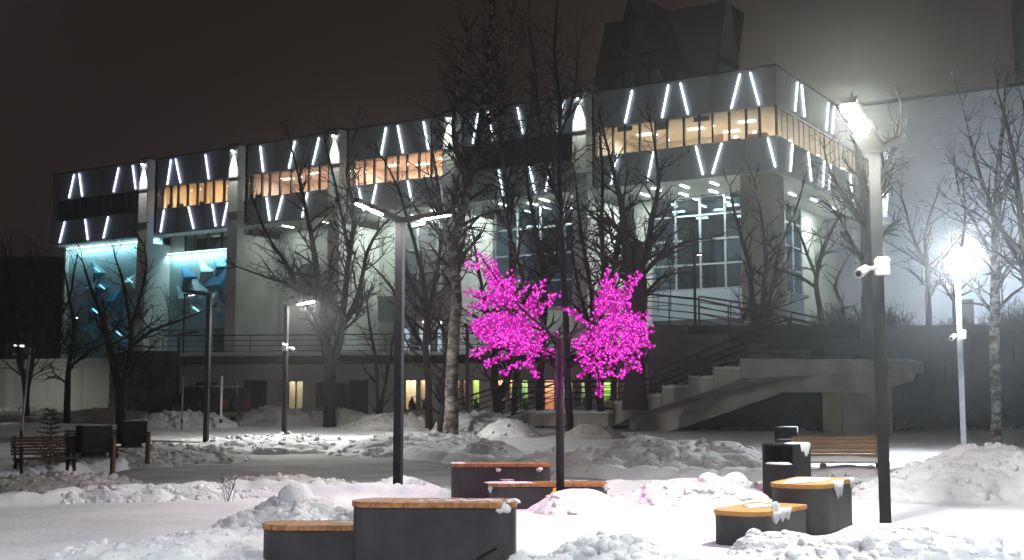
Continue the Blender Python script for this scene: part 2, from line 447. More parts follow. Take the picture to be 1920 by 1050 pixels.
def poly_sd(x, y, poly):
    """signed distance, negative inside"""
    d = np.full(x.shape, 1e9); inside = np.zeros(x.shape, bool)
    n = len(poly)
    for i in range(n):
        ax, ay = poly[i]; bx, by = poly[(i+1) % n]
        ex, ey = bx-ax, by-ay
        t = np.clip(((x-ax)*ex + (y-ay)*ey) / (ex*ex+ey*ey), 0, 1)
        d = np.minimum(d, np.hypot(x-ax-t*ex, y-ay-t*ey))
        c = ((ay > y) != (by > y)) & (x < (bx-ax)*(y-ay)/((by-ay) if by != ay else 1e-9) + ax)
        inside ^= c
    return np.where(inside, -d, d)

def base_z(x, y):
    z = 0.5*sstep(30, 58, y)
    z = z + 0.10*(fbm(x*0.22, y*0.22, 5, 3) - 0.5) * sstep(3, 14, y)
    return z

def gz(x, y):
    x = np.asarray(x, float); y = np.asarray(y, float)
    sd = poly_sd(x, y, PLAZA) + 0.5*(fbm(x*1.1, y*1.1, 31, 3)-0.5)
    k = 1 - sstep(-0.12, 0.18, sd)
    rim = np.exp(-((sd-0.3)/0.28)**2)
    near = 1 - sstep(60, 75, y)
    z = base_z(x, y) - 0.13*k*near
    z = z + rim*near*(0.05 + 0.14*worley(x*2.6, y*2.6, 11) + 0.05*worley(x*6, y*6, 12))
    z = z + 0.018*(fbm(x*1.7, y*1.7, 21, 4)-0.5)*(1-k*0.6)
    return z

def footprints(x, y):
    z = np.zeros_like(x); rg = np.random.default_rng(6)
    for (ax, ay, bx, by) in ((-0.4, 13.2, 1.9, 17.4), (1.2, 13.0, 3.6, 16.9), (2.0, 16.5, 6.5, 17.6)):
        L = math.hypot(bx-ax, by-ay); n = int(L/0.62); dx, dy = (bx-ax)/L, (by-ay)/L
        for i in range(n):
            sd = 0.11 if i % 2 else -0.11
            cx = ax+dx*0.62*i-dy*sd+rg.normal()*0.04; cy = ay+dy*0.62*i+dx*sd+rg.normal()*0.04
            u_ = (x-cx)*dx+(y-cy)*dy; v_ = -(x-cx)*dy+(y-cy)*dx
            r2 = (u_/0.15)**2+(v_/0.065)**2
            z -= 0.045*np.exp(-r2**2) - 0.014*np.exp(-(np.sqrt(r2)-1.5)**2/0.12)
    return z

def G(x, y):
    return float(gz(np.array([x]), np.array([y]))[0])

def make_ground():
    ys = np.concatenate([np.linspace(-4, 6, 14)[:-1], np.geomspace(6, 70, 620), np.geomspace(71, 900, 22)])
    na = 560
    ang = np.linspace(-0.62, 0.62, na)
    Yg, Ag = np.meshgrid(ys, ang, indexing='ij')
    spread = np.maximum(Yg, 8.0)
    X = Ag*spread
    Z = gz(X, Yg) + np.where((Yg > 9) & (Yg < 22), footprints(X, Yg), 0)
    V = np.stack([X, Yg, Z], -1).reshape(-1, 3)
    n0, n1 = Yg.shape
    idx = np.arange(n0*n1).reshape(n0, n1)
    F = np.stack([idx[:-1,:-1], idx[:-1,1:], idx[1:,1:], idx[1:,:-1]], -1).reshape(-1, 4)
    o = link("snow_ground", fast_mesh("snow_ground", V, F), M['snow'], smooth=True)
    tag(o, "snow covered ground of the park and square", None, kind='structure')
    # trodden path through it
    xs = np.arange(-15, 11.05, 0.16); yy = np.arange(15, 41.5, 0.16)
    X, Y = np.meshgrid(xs, yy, indexing='ij')
    sd = poly_sd(X, Y, PLAZA)
    Z = base_z(X, Y) - 0.085 + 0.03*(fbm(X*1.3, Y*1.3, 77, 4)-0.5) + 0.02*worley(X*3, Y*3, 15)*sstep(0.55, 0.7, fbm(X*0.8, Y*0.8, 9, 2))
    n0, n1 = X.shape; idx = np.arange(n0*n1).reshape(n0, n1)
    keep = (sd[:-1,:-1] < 0.35)
    F = np.stack([idx[:-1,:-1], idx[1:,:-1], idx[1:,1:], idx[:-1,1:]], -1)[keep]
    used = np.unique(F); re = np.full(n0*n1, -1); re[used] = np.arange(len(used))
    V = np.stack([X, Y, Z], -1).reshape(-1, 3)[used]
    o = link("path", fast_mesh("path", V, re[F]), M['packed'], smooth=True)
    tag(o, "broad path of grey trodden snow crossing the square", None, kind='structure')
make_ground()

def make_chunks():
    out = []
    for k in range(6):
        bm = bmesh.new(); bmesh.ops.create_icosphere(bm, subdivisions=2, radius=1.0)
        rg = np.random.default_rng(k+70)
        pl_ = rg.normal(size=(7, 3)); pl_ /= np.linalg.norm(pl_, axis=1)[:, None]; ds = rg.uniform(0.40, 0.8, 7)
        V = np.array([v.co[:] for v in bm.verts])
        for q, d in zip(pl_, ds):                      # cut flat faces like broken crust
            t = V @ q; V = V - np.outer(np.maximum(t-d, 0)*0.9, q)
        V = V*(1+rg.normal(size=(len(V), 1))*0.05)
        F = np.array([[v.index for v in f.verts] for f in bm.faces])
        bm.free(); out.append((V, F))
    return out
CHUNKS = make_chunks()

def snow_bank(label, cx, cy, a, b, h, rot=0.0, lump=0.5, seed=1, res=0.04, mat='clod', peaks=(), group="ploughed snow banks", cells=(2.2, 5.0, 11.0), sharp=1.0):
    """a heap: smooth mound plus clods of several sizes, its rim sunk below the ground"""
    nx = int(min(260, 2*a/res)); ny = int(min(260, 2*b/res))
    u = np.linspace(-1, 1, max(nx, 24)); v = np.linspace(-1, 1, max(ny, 24))
    Ug, Vg = np.meshgrid(u, v, indexing='ij')
    lx = Ug*a; ly = Vg*b
    c, s = math.cos(rot), math.sin(rot)
    X = cx + lx*c - ly*s; Y = cy + lx*s + ly*c
    wob = 0.30*(fbm(X*0.9/max(0.4, min(a, b)), Y*0.9/max(0.4, min(a, b)), seed, 3)-0.5)
    r2 = np.hypot(Ug, Vg) + wob
    env = np.clip(1 - r2**2, 0, 1)**sharp
    pk = 0
    for (pu, pv, ps, ph) in peaks:
        pk = pk + ph*np.exp(-((lx-pu*a)**2+(ly-pv*b)**2)/(ps*ps))
    k1, k2, k3 = cells
    S0 = env*(h+0.16) + np.sqrt(env)*pk
    du = 2*a/(X.shape[0]-1); dv = 2*b/(X.shape[1]-1)
    gx, gy = np.gradient(S0, du, dv)
    nx_ = -(gx*c-gy*s); ny_ = -(gx*s+gy*c); nn = np.sqrt(1+nx_**2+ny_**2)
    edge = sstep(0.0, 0.25, env)
    patch = 0.45+0.55*sstep(0.35, 0.6, fbm(X*1.1, Y*1.1, seed+21, 3))
    sk = X*0.6+Y*0.25+S0*0.9; sl = Y*0.8-X*0.3+S0*0.9          # clod fields follow the slope, not only the plan
    cl = 0.30/k1*worley(sk*k1, sl*k1, seed)*patch + 0.26/k2*worley(sl*k2+5, sk*k2, seed+1) + 0.22/k3*worley(sk*k3, sl*k3+9, seed+2)
    cl = (cl*1.25*lump + 0.05*(fbm(X*2.5, Y*2.5, seed+9, 4)-0.5))*edge
    Z = base_z(X, Y) - 0.16 + S0 + cl/nn - 0.05*lump*edge
    X = X + cl*nx_/nn; Y = Y + cl*ny_/nn
    V = np.stack([X-cx, Y-cy, Z], -1).reshape(-1, 3)
    n0, n1 = Ug.shape; idx = np.arange(n0*n1).reshape(n0, n1)
    F = np.stack([idx[:-1,:-1], idx[1:,:-1], idx[1:,1:], idx[:-1,1:]], -1).reshape(-1, 4)
    o = link("snow_bank", fast_mesh("snow_bank", V, F), M[mat], loc=(cx, cy, 0), smooth=True)
    tag(o, label, "snow bank", group)
    # broken chunks lying on it
    rg = np.random.default_rng(seed+500)
    n = int(min(700, 42*a*b*lump/(0.05+res*1.2)**1.0))
    w8 = ((env > 0.03)*(0.25+patch)*(0.4+lump)).ravel(); w8 = w8/w8.sum()
    pick = rg.choice(len(w8), n, p=w8)
    P = np.stack([X-cx, Y-cy, Z], -1).reshape(-1, 3)[pick]
    sz = (0.010+0.085*rg.random(n)**4.0)*(2.6/k1)**0.6*1.15
    Vc = []; Fc = []; m0 = 0
    for ti in range(6):
        sel = np.where(np.arange(n) % 6 == ti)[0]
        if len(sel) == 0: continue
        tv, tf = CHUNKS[ti]
        az = rg.uniform(0, 6.283, len(sel)); ca, sa = np.cos(az)[:, None], np.sin(az)[:, None]
        sx = sz[sel][:, None]*rg.uniform(0.7, 1.3, (len(sel), 1)); sy = sz[sel][:, None]*rg.uniform(0.7, 1.3, (len(sel), 1)); szz = sz[sel][:, None]*rg.uniform(0.6, 1.1, (len(sel), 1))
        x_ = tv[None, :, 0]*sx; y_ = tv[None, :, 1]*sy; z_ = tv[None, :, 2]*szz
        W = np.stack([x_*ca-y_*sa, x_*sa+y_*ca, z_], -1)+P[sel][:, None, :]+np.array([0, 0, -0.15])*sz[sel][:, None, None]
        Vc.append(W.reshape(-1, 3)); Fc.append((tf[None]+(np.arange(len(sel))*len(tv))[:, None, None]).reshape(-1, 3)+m0); m0 += len(sel)*len(tv)
    if Vc:
        co = link("clods", fast_mesh("clods", np.concatenate(Vc), np.concatenate(Fc)), M[mat], o, smooth=False)
        co['kind'] = 'stuff'
    return o

def blob(name, mat, parent, c, r, seed=1, n=14, amp=0.22, label=None, freq=3.0):
    """small irregular lump of snow (closed)"""
    rng = np.random.default_rng(seed)
    th = np.linspace(0, math.pi, n); ph = np.linspace(0, 2*math.pi, 2*n, endpoint=False)
    T, P = np.meshgrid(th, ph, indexing='ij')
    d = np.stack([np.sin(T)*np.cos(P), np.sin(T)*np.sin(P), np.cos(T)], -1)
    k = rng.normal(size=(6, 3))*freq; o_ = rng.uniform(0, 6, 6)
    rr = 1 + amp*sum(np.sin(d @ k[i] + o_[i]) for i in range(6))/2.4
    V = (d*rr[..., None]*np.array(r) + np.array(c)).reshape(-1, 3)
    m = 2*n; F = []
    for i in range(n-1):
        for j in range(m):
            F.append((i*m+j, (i+1)*m+j, (i+1)*m+(j+1) % m, i*m+(j+1) % m))
    return link(name, fast_mesh(name, V, np.array(F)), mat, parent, smooth=True)

def snow_pad(name, parent, pts, z, th, seed=1, mat=None, edge=0.03):
    """thin uneven pad of snow lying on a flat top: pts = plan outline in the parent's frame"""
    pts = np.array(pts, float); c = pts.mean(0)
    rng = np.random.default_rng(seed)
    n = len(pts); rings = [(1.0, 0.0), (0.98, 0.6), (0.88, 0.95), (0.6, 1.1), (0.3, 1.05)]
    V = []; F = []
    for k, (f, hh) in enumerate(rings):
        for i in range(n):
            q = c + (pts[i]-c)*f*(1 + rng.uniform(-1, 1)*edge)
            V.append((q[0], q[1], z + th*hh*(1 + rng.uniform(-.25, .25))))
    for k in range(len(rings)-1):
        for i in range(n):
            j = (i+1) % n
            F.append((k*n+i, k*n+j, (k+1)*n+j, (k+1)*n+i))
    me = bpy.data.meshes.new(name)
    V.append((c[0], c[1], z+th)); last = (len(rings)-1)*n
    me.from_pydata(V, [], F + [(last+i, last+(i+1) % n, len(V)-1) for i in range(n)])
    me.update()
    return link(name, me, mat or M['snow'], parent, smooth=True)

# ------------------------------------------------------------------ the long building
BASEZ = 4.0
bld = thing("cultural_building", "long pale building with zigzag light strips on its top storey and white piers", "building", (K[0], K[1], 0), ROTF)
def bbox_part(name, mat, s0, s1, t0, t1, z0, z1, bevel=0.0, parent=bld):
    return MB().box(-s1, -s0, -t1, -t0, z0, z1).build(name, mat, parent, bevel=bevel)

END = 56.8
SIDE = 22.5
# pier positions: right-hand edge of each (s), width
PIERS = [45.35, 36.65, 27.95, 19.2, 10.5]
PW = 0.92
ZL0, ZL1, ZW1, ZR = 13.12, 14.92, 16.48, 18.5

# roof, floor and soffit slabs
bbox_part("roof", M['roofing'], 0.25, END-0.2, -SIDE+0.4, -0.25, ZR-0.32, ZR-0.06)
bbox_part("soffit", M['wall'], 0.12, END-0.12, -SIDE+0.3, -0.12, ZL0+0.03, ZL0+0.24)
bbox_part("storey_floor", M['roofing'], 0.3, END-0.3, -SIDE+0.5, -0.3, ZL1-0.35, ZL1-0.06)
bbox_part("window_head", M['roofing'], 0.3, END-0.3, -SIDE+0.5, -0.3, ZW1+0.06, ZW1+0.3)
bbox_part("parapet_coping", M['roofing'], -0.03, END, -0.28, 0.03, ZR+0.004, ZR+0.10)
MB().box(-0.28+0.0, 0.03, 0.281, SIDE, ZR+0.004, ZR+0.10).build("parapet_coping", M['roofing'], bld)
# end wall of the top storey
bbox_part("end_wall", M['panel'], END-0.15, END, -14, -0.13, ZL0, ZR)

def strip(parent, p, q, out, mat, w=0.06):
    """light strip between p and q (local frame), standing off along out"""
    b = MB(); p = np.array(p); q = np.array(q); d = (q-p)/np.linalg.norm(q-p)
    a = np.cross(d, out); a /= np.linalg.norm(a)
    o0 = np.array(out)*0.035
    b.prism([p+o0-a*w/2, p+o0+a*w/2, q+o0+a*w/2, q+o0-a*w/2], np.array(out)*0.07)
    return b.build("light_strip", mat, parent)

UPL = [(54.24,53.74+1.0),(53.67,53.25),(49.33,49.81),(47.85,47.46),(43.92,44.21),(43.46,42.9),(40.54,40.16),(35.45,35.14),(32.4,32.89),
       (30.35,30.85),(24.94,25.31),(24.04,23.62),(22.08,21.7),(18.11,18.49),(17.42,17.05),(15.4,14.99),(12.28,12.77),(8.08,8.52),(5.93,6.33),(5.24,4.83),(1.91,2.41),(1.35,0.91)]
LOL = [(55.13,55.64),(52.83,52.45),(50.29,50.74),(44.47,44.77),(42.05,41.5),(39.77,39.4),(38.34,38.74),(34.8,34.48),(33.39,33.9),(31.25,31.67),
       (27.09,26.6),(25.65,26.04),(23.24,22.85),(21.09,20.71),(16.68,16.36),(14.62,14.22),(13.18,13.55),(9.0,9.41),(6.84,7.21),(4.41,4.04),(2.97,3.51),(0.48,0.12)]
SUL = [(3.12,2.65),(3.76,4.19),(8.38,7.92),(9.46,9.0),(13.6,14.0),(15.3,14.9),(18.9,18.5),(20.2,20.6)]
SLL = [(2.1,1.69),(4.63,5.02),(7.38,7.0),(8.53,8.07),(12.2,12.6),(15.85,15.5),(19.2,19.6),(20.36,19.8)]

def band(lines, lo_end, hi_end, z0, z1, place, inset=0.14):
    """cladding panels between slanted seams; place(s, depth, z) -> local point. lines are (s_top, s_bottom)"""
    seams = [(lo_end, lo_end)]
    for (a, b) in sorted(lines):
        st, sb = a, b
        k = (z1-z0)/((z1-z0)-0.42)
        m = (st+sb)/2; h = (st-sb)/2*k
        pt, pb = seams[-1]
        gap = min(m+h-pt, m-h-pb)
        n = int(max(0, round(((m-(pt+pb)/2))/1.25)-1))
        for i in range(1, n+1):
            f = i/(n+1)
            seams.append((pt+(m+h-pt)*f, pb+(m-h-pb)*f))
        seams.append((m+h, m-h))
    pt, pb = seams[-1]
    n = int(max(0, round((hi_end-(pt+pb)/2)/1.25)-1))
    for i in range(1, n+1):
        f = i/(n+1); seams.append((pt+(hi_end-pt)*f, pb+(hi_end-pb)*f))
    seams.append((hi_end, hi_end))
    g = 0.012
    for (a, b), (c, d) in zip(seams[:-1], seams[1:]):
        if c-a < 0.08 and d-b < 0.08: continue
        q = [(a+g, z1), (max(c-g, a+g+.01), z1), (max(d-g, b+g+.01), z0), (b+g, z0)]
        pts = [np.array(place(s, 0.0, z)) for s, z in q]
        back = np.array(place(q[0][0], -0.12, z1)) - pts[0]
        MB().prism(pts, back).build("panel", M['panel'], bld)

front = lambda s, d, z: (-s, -d, z)
sidep = lambda v, d, z: (d, v, z)
# bays between piers on the long front
bays = [(PIERS[0]+PW, END), (PIERS[1]+PW, PIERS[0]), (PIERS[2]+PW, PIERS[1]), (PIERS[3]+PW, PIERS[2]), (PIERS[4]+PW, PIERS[3]), (0.0, PIERS[4])]
for (s0, s1) in bays:
    for L, z0, z1 in ((UPL, ZW1, ZR), (LOL, ZL0, ZL1)):
        ls = [l for l in L if s0 < sum(l)/2 < s1]
        band(ls, s0+0.004, s1-0.004, z0, z1, front)
for (a, b) in UPL:
    strip(bld, (-a, 0, ZR-0.18), (-b, 0, ZW1+0.1), (0, -1, 0), M['ledblue'] if a > 36 else M['led'])
for (a, b) in LOL:
    strip(bld, (-a, 0, ZL1-0.10), (-b, 0, ZL0+0.16), (0, -1, 0), M['ledblue'] if a > 36 else M['led'])
for L, z0, z1 in ((SUL, ZW1, ZR), (SLL, ZL0, ZL1)):
    band(L, 0.004, SIDE, z0, z1, sidep)
for (a, b) in SUL: strip(bld, (0, a, ZR-0.18), (0, b, ZW1+0.2), (1, 0, 0), M['led'])
for (a, b) in SLL: strip(bld, (0, a, ZL1-0.10), (0, b, ZL0+0.2), (1, 0, 0), M['led'])

# piers: a fin from the terrace to above the roof, with a spotlight at its head
for i, s0 in enumerate(PIERS):
    b = MB().box(-(s0+PW), -s0, -0.8, -0.14, ZL0-0.6, 18.42)
    b.build("pier", M['pier'], bld, bevel=0.03)
    b = MB().box(-(s0+PW), -s0, -0.8, 3.4, BASEZ-0.3, ZL0-0.604); b.build("pier", M['pier'], bld)
    b = MB().box(-(s0+PW)-0.05, -s0+0.05, -0.86, 2.6, 18.424, 18.56); b.build("pier_cap", M['roofing'], bld)
    for zz in (16.25, 13.9):
        MB().box(-(s0+PW)-0.012, -s0+0.012, -0.815, -0.4, zz, zz+0.07).build("pier_band", M['mullion'], bld)
    xm = -(s0+PW/2)
    MB().box(xm-0.09, xm+0.09, -1.05, -0.802, 18.08, 18.16).build("spotlight_bracket", M['blackmetal'], bld)
    MB().tube([(xm, -0.95, 18.075), (xm, -0.945, 18.03)], 0.075, 10).build("spotlight_lens", emit("spot_lens", (0.86, 0.95, 1), 30, 'NONE') if i == 0 else bpy.data.materials["spot_lens"], bld)
    spot_light("pier_spot", SPOT_W, (0.93, 1.0, 0.93), (xm, -0.93, 18.0), (xm, -0.83, 15.0), 46, 1.0, 0.02, bld)

# ribbon windows
def ribbon(edges, place, z0, z1, room, lit):
    """dark posts at edges with a pane between each pair"""
    g = M['glass'] if lit else M['glassdark']
    for e in edges:
        pw_, pd_ = (0.03, -0.135) if place is sidep else (0.05, -0.20)
        p = [place(e-pw_, -0.10 if place is sidep else -0.04, z0), place(e+pw_, -0.10 if place is sidep else -0.04, z0), place(e+pw_, -0.10 if place is sidep else -0.04, z1), place(e-pw_, -0.10 if place is sidep else -0.04, z1)]
        back = np.array(place(e-pw_, pd_, z0)) - np.array(p[0])
        MB().prism([np.array(q) for q in p], back).build("window_post", M['darkframe'], bld)
    es = sorted(edges)
    for a, c in zip(es[:-1], es[1:]):
        if c-a < 0.15: continue
        p = [place(a+0.053, -0.12, z0+0.02), place(c-0.053, -0.12, z0+0.02), place(c-0.053, -0.12, z1-0.02), place(a+0.053, -0.12, z1-0.02)]
        back = np.array(place(a+0.053, -0.14, z0+0.02)) - np.array(p[0])
        MB().prism([np.array(q) for q in p], back).build("pane", g, bld)

def room(name, mat, s0, s1, t0, t1, z0, z1):
    """inward shell of a room behind a front bay: back wall, floor, ceiling, two ends"""
    b = MB()
    b.box(-s1, -s0, -t0, -t0+0.08, z0, z1)
    b.box(-s1, -s0, -t1, -t0, z0-0.06, z0-0.003)
    b.box(-s1, -s0, -t1, -t0, z1+0.003, z1+0.06)
    b.box(-s1-0.08, -s1-0.003, -t1, -t0, z0, z1)
    b.box(-s0+0.003, -s0+0.08, -t1, -t0, z0, z1)
    return b.build(name, mat, bld)

E0 = [56.14,55.22,54.54,53.64,52.75,52.02,51.07,50.28,49.49,48.57,47.67,46.4]
E1 = [45.3,44.84,43.97,43.28,42.33,41.39,40.66,39.84,38.84,38.31,37.65]
E2 = [36.6,36.26,35.37,34.67,33.76,32.79,32.0,31.28,30.38,29.6,28.95]
E3 = [27.9,27.52,26.69,25.94,25.04,24.1,23.4,22.48,21.58,20.68,20.2]
E4 = [19.15,18.3,17.4,16.5,15.6,14.7,13.8,12.9,12.1,11.5]
E5 = [10.45,10.12,9.34,8.62,7.72,6.78,6.09,5.14,4.26,3.51,2.6,1.68,0.96,0.08]
ES = [0.1,1.03,1.88,2.83,3.69,4.46,5.42,6.38,7.3,8.08,9.04,9.86,10.7,11.6,12.5,13.4,14.3,15.2,16.1,17.0,17.9,18.8,19.7,20.6,21.5,22.3]
for E_, lit in ((E0,0),(E1,1),(E2,1),(E3,1),(E4,0),(E5,1)):
    ribbon(E_, front, ZL1+0.002, ZW1-0.002, None, lit)
ribbon(ES, sidep, ZL1+0.002, ZW1-0.002, None, 1)
z0, z1 = ZL1, ZW1
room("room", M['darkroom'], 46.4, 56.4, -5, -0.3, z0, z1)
room("room", M['beigeroom'], 37.7, 45.2, -3.5, -0.3, z0, z1)
room("room", M['pinkroom'], 29.0, 36.5, -4.2, -0.3, z0, z1)
room("room", M['pinkroom'], 20.3, 27.8, -4.2, -0.3, z0, z1)
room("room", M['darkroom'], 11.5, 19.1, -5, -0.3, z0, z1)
# the corner room has windows on two sides: back walls only
b = MB(); b.box(-10.4, -5.6, 5.4, 5.5, z0, z1).box(-5.6, -5.5, 5.4, SIDE-0.4, z0, z1).box(-10.48, -10.4, 0.3, 5.4, z0, z1)
b.box(-5.5, -0.2, SIDE-0.5, SIDE-0.4, z0, z1)
b.box(-10.4, -0.3, 0.3, 5.4, z0-0.055, z0-0.003).box(-5.5, -0.3, 5.4, SIDE-0.5, z0-0.055, z0-0.003)
b.box(-10.4, -0.3, 0.3, 5.4, z1+0.003, z1+0.055).box(-5.5, -0.3, 5.4, SIDE-0.5, z1+0.003, z1+0.055)
b.build("room", M['beigeroom'], bld)
# a low partition and boards inside the corner room
MB().box(-9.8, -6.5, 3.2, 3.3, z0, z0+0.55).box(-4.6, -3.9, 2.6, 2.7, z0+0.25, z0+1.0).box(-3.2, -1.9, 3.6, 3.7, z0, z0+0.5).build("partition", pbr("pink_board", (0.6, 0.34, 0.28), (0.68, 0.42, 0.34), 0.8), bld)
rgf = random.Random(17)
xx = -10.0
while xx < -0.8:
    w_ = rgf.uniform(0.5, 1.2); h_ = rgf.uniform(0.30, 0.62); y_ = rgf.uniform(1.6, 3.0)
    MB().box(xx, xx+w_, y_, y_+0.4, z0, z0+h_).build("cabinet", bpy.data.materials["pink_board"] if rgf.random() < 0.6 else M['mullion'], bld)
    if rgf.random() < 0.5:
        MB().box(xx+w_*0.3, xx+w_*0.3+0.16, y_+0.1, y_+0.2, z0+h_, z0+h_+0.16).build("desk_lamp", M['roomlamp'], bld)
    xx += w_+rgf.uniform(0.1, 0.7)
for xx in (-9.2, -7.0, -4.7):
    MB().box(xx, xx+0.9, 0.35, 0.38, z1-rgf.uniform(0.15, 0.45), z1-0.01).build("blind", M['beige'], bld)
# room lamps: fittings that shine
def ceiling_lamps(spots, z, watts, col, sx, sy, mat):
    for (s, t) in spots:
        MB().box(-s-sx/2, -s+sx/2, -t-sy/2, -t+sy/2, z-0.07, z-0.02).build("ceiling_lamp", mat, bld)
        area_light("room_light", watts, col, sx*0.95, sy*0.95, bld, (-s, -t, z-0.075))
ceiling_lamps([(43.5,-1.9),(39.6,-1.9)], z1, 240, (1.0, 0.78, 0.56), 2.2, 0.3, M['roomlamp'])
ceiling_lamps([(35.0,-2.2),(32.2,-1.6),(30.4,-2.0)], z1, 134, (1.0, 0.84, 0.72), 0.9, 0.3, M['roomlamp'])
ceiling_lamps([(26.2,-2.2),(22.0,-2.2),(24.3,-2.9)], z1, 134, (1.0, 0.82, 0.69), 0.9, 0.3, M['roomlamp'])
ceiling_lamps([(8.6,-2.6),(5.6,-2.8),(2.6,-2.6),(4.2,-4.4)], z1, 153, (1.0, 0.90, 0.76), 0.9, 0.3, M['roomlamp'])
ceiling_lamps([(2.6,-8.5),(2.6,-13.5),(2.6,-18.5)], z1, 128, (1.0, 0.90, 0.78), 0.9, 0.3, M['roomlamp'])
# orange curtains behind bay 1
for a, c in zip(sorted(E1)[1:-2], sorted(E1)[2:-1]):
    n = 18; b = MB()
    for j in range(n+1):
        s = a+0.04+(c-a-0.08)*j/n
        y = 0.42+0.05*math.sin(j*1.9+a*3)+0.02*math.sin(j*3.7)
        b.v += [(-s, y, z0+0.02), (-s, y, z1-0.05)]
    b.f = [(2*j, 2*j+2, 2*j+3, 2*j+1) for j in range(n)]
    b.build("curtain", M['curtain'], bld, smooth=True)
rng = random.Random(4)
for s in (44.4, 43.1, 41.2, 36.0, 35.7):
    blob("window_plant", M['needle'], bld, (-s, 0.3, z0+0.14), (0.13, 0.09, 0.14), int(s*10), 7, 0.5)

# lower front: recessed walls bay by bay
def wall_part(mat, s0, s1, t, z0, z1): return bbox_part("wall", mat, s0, s1, t-0.2, t, z0, z1)
LW = 12.0
wall_part(M['teal'], PIERS[0]+PW+0.003, END-0.3, -1.5, BASEZ, ZL0+0.02)
wall_part(M['teal'], PIERS[1]+PW+0.003, PIERS[0]-0.003, -1.4, BASEZ, LW)
wall_part(M['wall'], PIERS[2]+PW+0.003, PIERS[1]-0.003, -3.2, BASEZ, ZL0+0.02)
wall_part(M['wall'], PIERS[3]+PW+0.003, PIERS[2]-0.003, -3.2, BASEZ, ZL0+0.02)
wall_part(M['wall'], PIERS[4]+PW+0.003, PIERS[3]-0.003, -3.2, BASEZ, 7.0)
bbox_part("wall", M['wall'], END-0.3, END-0.1, -13, -1.2, BASEZ, ZL0+0.02)
# bay 1: window strip above the relief wall
bbox_part("wall", M['wall'], PIERS[0]-1.5, PIERS[0]-0.003, -1.6, -1.4, LW+0.003, ZL0+0.02)
ed = [PIERS[0]-1.5, 42.9, 41.6, 40.3, 39.0, PIERS[1]+PW+0.06]
for e in ed: bbox_part("window_post", M['darkframe'], e-0.05, e+0.05, -1.5, -1.36, LW+0.003, ZL0)
for a, c in zip(ed[1:], ed[:-1]): bbox_part("pane", M['glass'], a+0.053, c-0.053, -1.47, -1.45, LW+0.06, ZL0-0.02)
bbox_part("window_sill", M['darkframe'], PIERS[1]+PW+0.01, PIERS[0]-1.5, -1.55, -1.3, LW+0.006, LW+0.055)
bbox_part("room", M['hallroom'], PIERS[1]+PW+0.01, PIERS[0]-1.5, -3.4, -3.3, LW, ZL0)
bbox_part("poster", pbr("pink_notice", (0.55, 0.25, 0.2), None, 0.8), 42.0, 42.6, -3.28, -3.26, 12.35, 12.9)
area_light("room_light", 14, (0.8, 1.0, 0.95), 2.0, 0.3, bld, (-41.3, 2.4, ZL0-0.05))

def wedge(s, z, w, h, mat, t0, flip=1, out=0.26):
    """pyramid facet standing off the relief wall: triangle with its ridge pulled outwards"""
    a = np.array([-s-w/2*flip, -t0, z+h/2]); b_ = np.array([-s-w/2*flip, -t0, z-h/2]); c = np.array([-s+w/2*flip, -t0, z])
    apex = np.array([-s-w*0.2*flip, -t0-out, z])
    b = MB(); b.v = [tuple(a), tuple(b_), tuple(c), tuple(apex)]
    b.f = [(0,1,3),(1,2,3),(2,0,3),(0,2,1)]
    b.build("relief_facet", mat, bld)
# facets measured on the photograph, pushed on to the wall plane
for (px, py, w, h, m, f) in [(405,535,3.4,3.6,'blueA',-1),(378,545,2.2,2.2,'blueC',1),(388,510,1.6,1.8,'blueC',1),(356,520,1.6,1.8,'blueA',1),(372,560,2.6,1.7,'blueB',-1),(416,500,1.5,1.7,'blueB',1),
        (398,560,1.8,2.2,'blueC',-1),(372,580,1.6,1.2,'blueC',1),(420,590,1.5,1.8,'blueA',-1),(345,560,1.5,2.0,'teal',1)]:
    s, z = fac(px, py, -1.4); wedge(s, z, w, h, M[m], -1.4, f)
for (px, py, w, h, m, f) in [(186,512,1.6,2.0,'blueB',1),(192,540,1.8,1.7,'blueA',1),(210,565,2.4,2.4,'blueA',-1),(180,585,1.8,2.0,'blueA',1),(222,600,1.8,1.8,'blueB',1),(240,530,1.5,1.2,'blueC',-1),(165,620,1.6,1.8,'blueB',-1),
        (225,640,2.2,1.8,'blueB',1),(200,620,1.6,1.6,'blueC',-1),(172,540,1.4,1.6,'blueC',-1)]:
    s, z = fac(px, py, -1.5); wedge(s, z, w, h, M[m], -1.5, f)
# light tubes along the heads of the relief walls, and short lit edges on the facets
for s0, s1, t, z in ((PIERS[0]+PW+0.1, END-0.4, -1.5, ZL0-0.08), (PIERS[1]+PW+0.1, PIERS[0]-0.1, -1.4, LW-0.1)):
    bbox_part("light_strip", emit("cove_strip", (0.62, 0.92, 1.0), 5.0, 'NONE') if s0 > 45 else bpy.data.materials["cove_strip"], s0, s1, t+0.25, t+0.33, z-0.06, z)
    area_light("cove_light", 140, (0.60, 0.94, 1.0), (s1-s0), 0.12, bld, (-(s0+s1)/2, -(t+0.32), z-0.08), (R(22), 0, 0), 150)
for (px, py) in [(186,506),(247,526),(195,538),(182,583),(226,625),(371,580)]:
    s, z = fac(px, py, -0.9)
    strip(bld, (-s+0.28, 0.8, z-0.16), (-s-0.28, 0.8, z+0.16), (0, -1, 0), M['cyanbar'], 0.10)

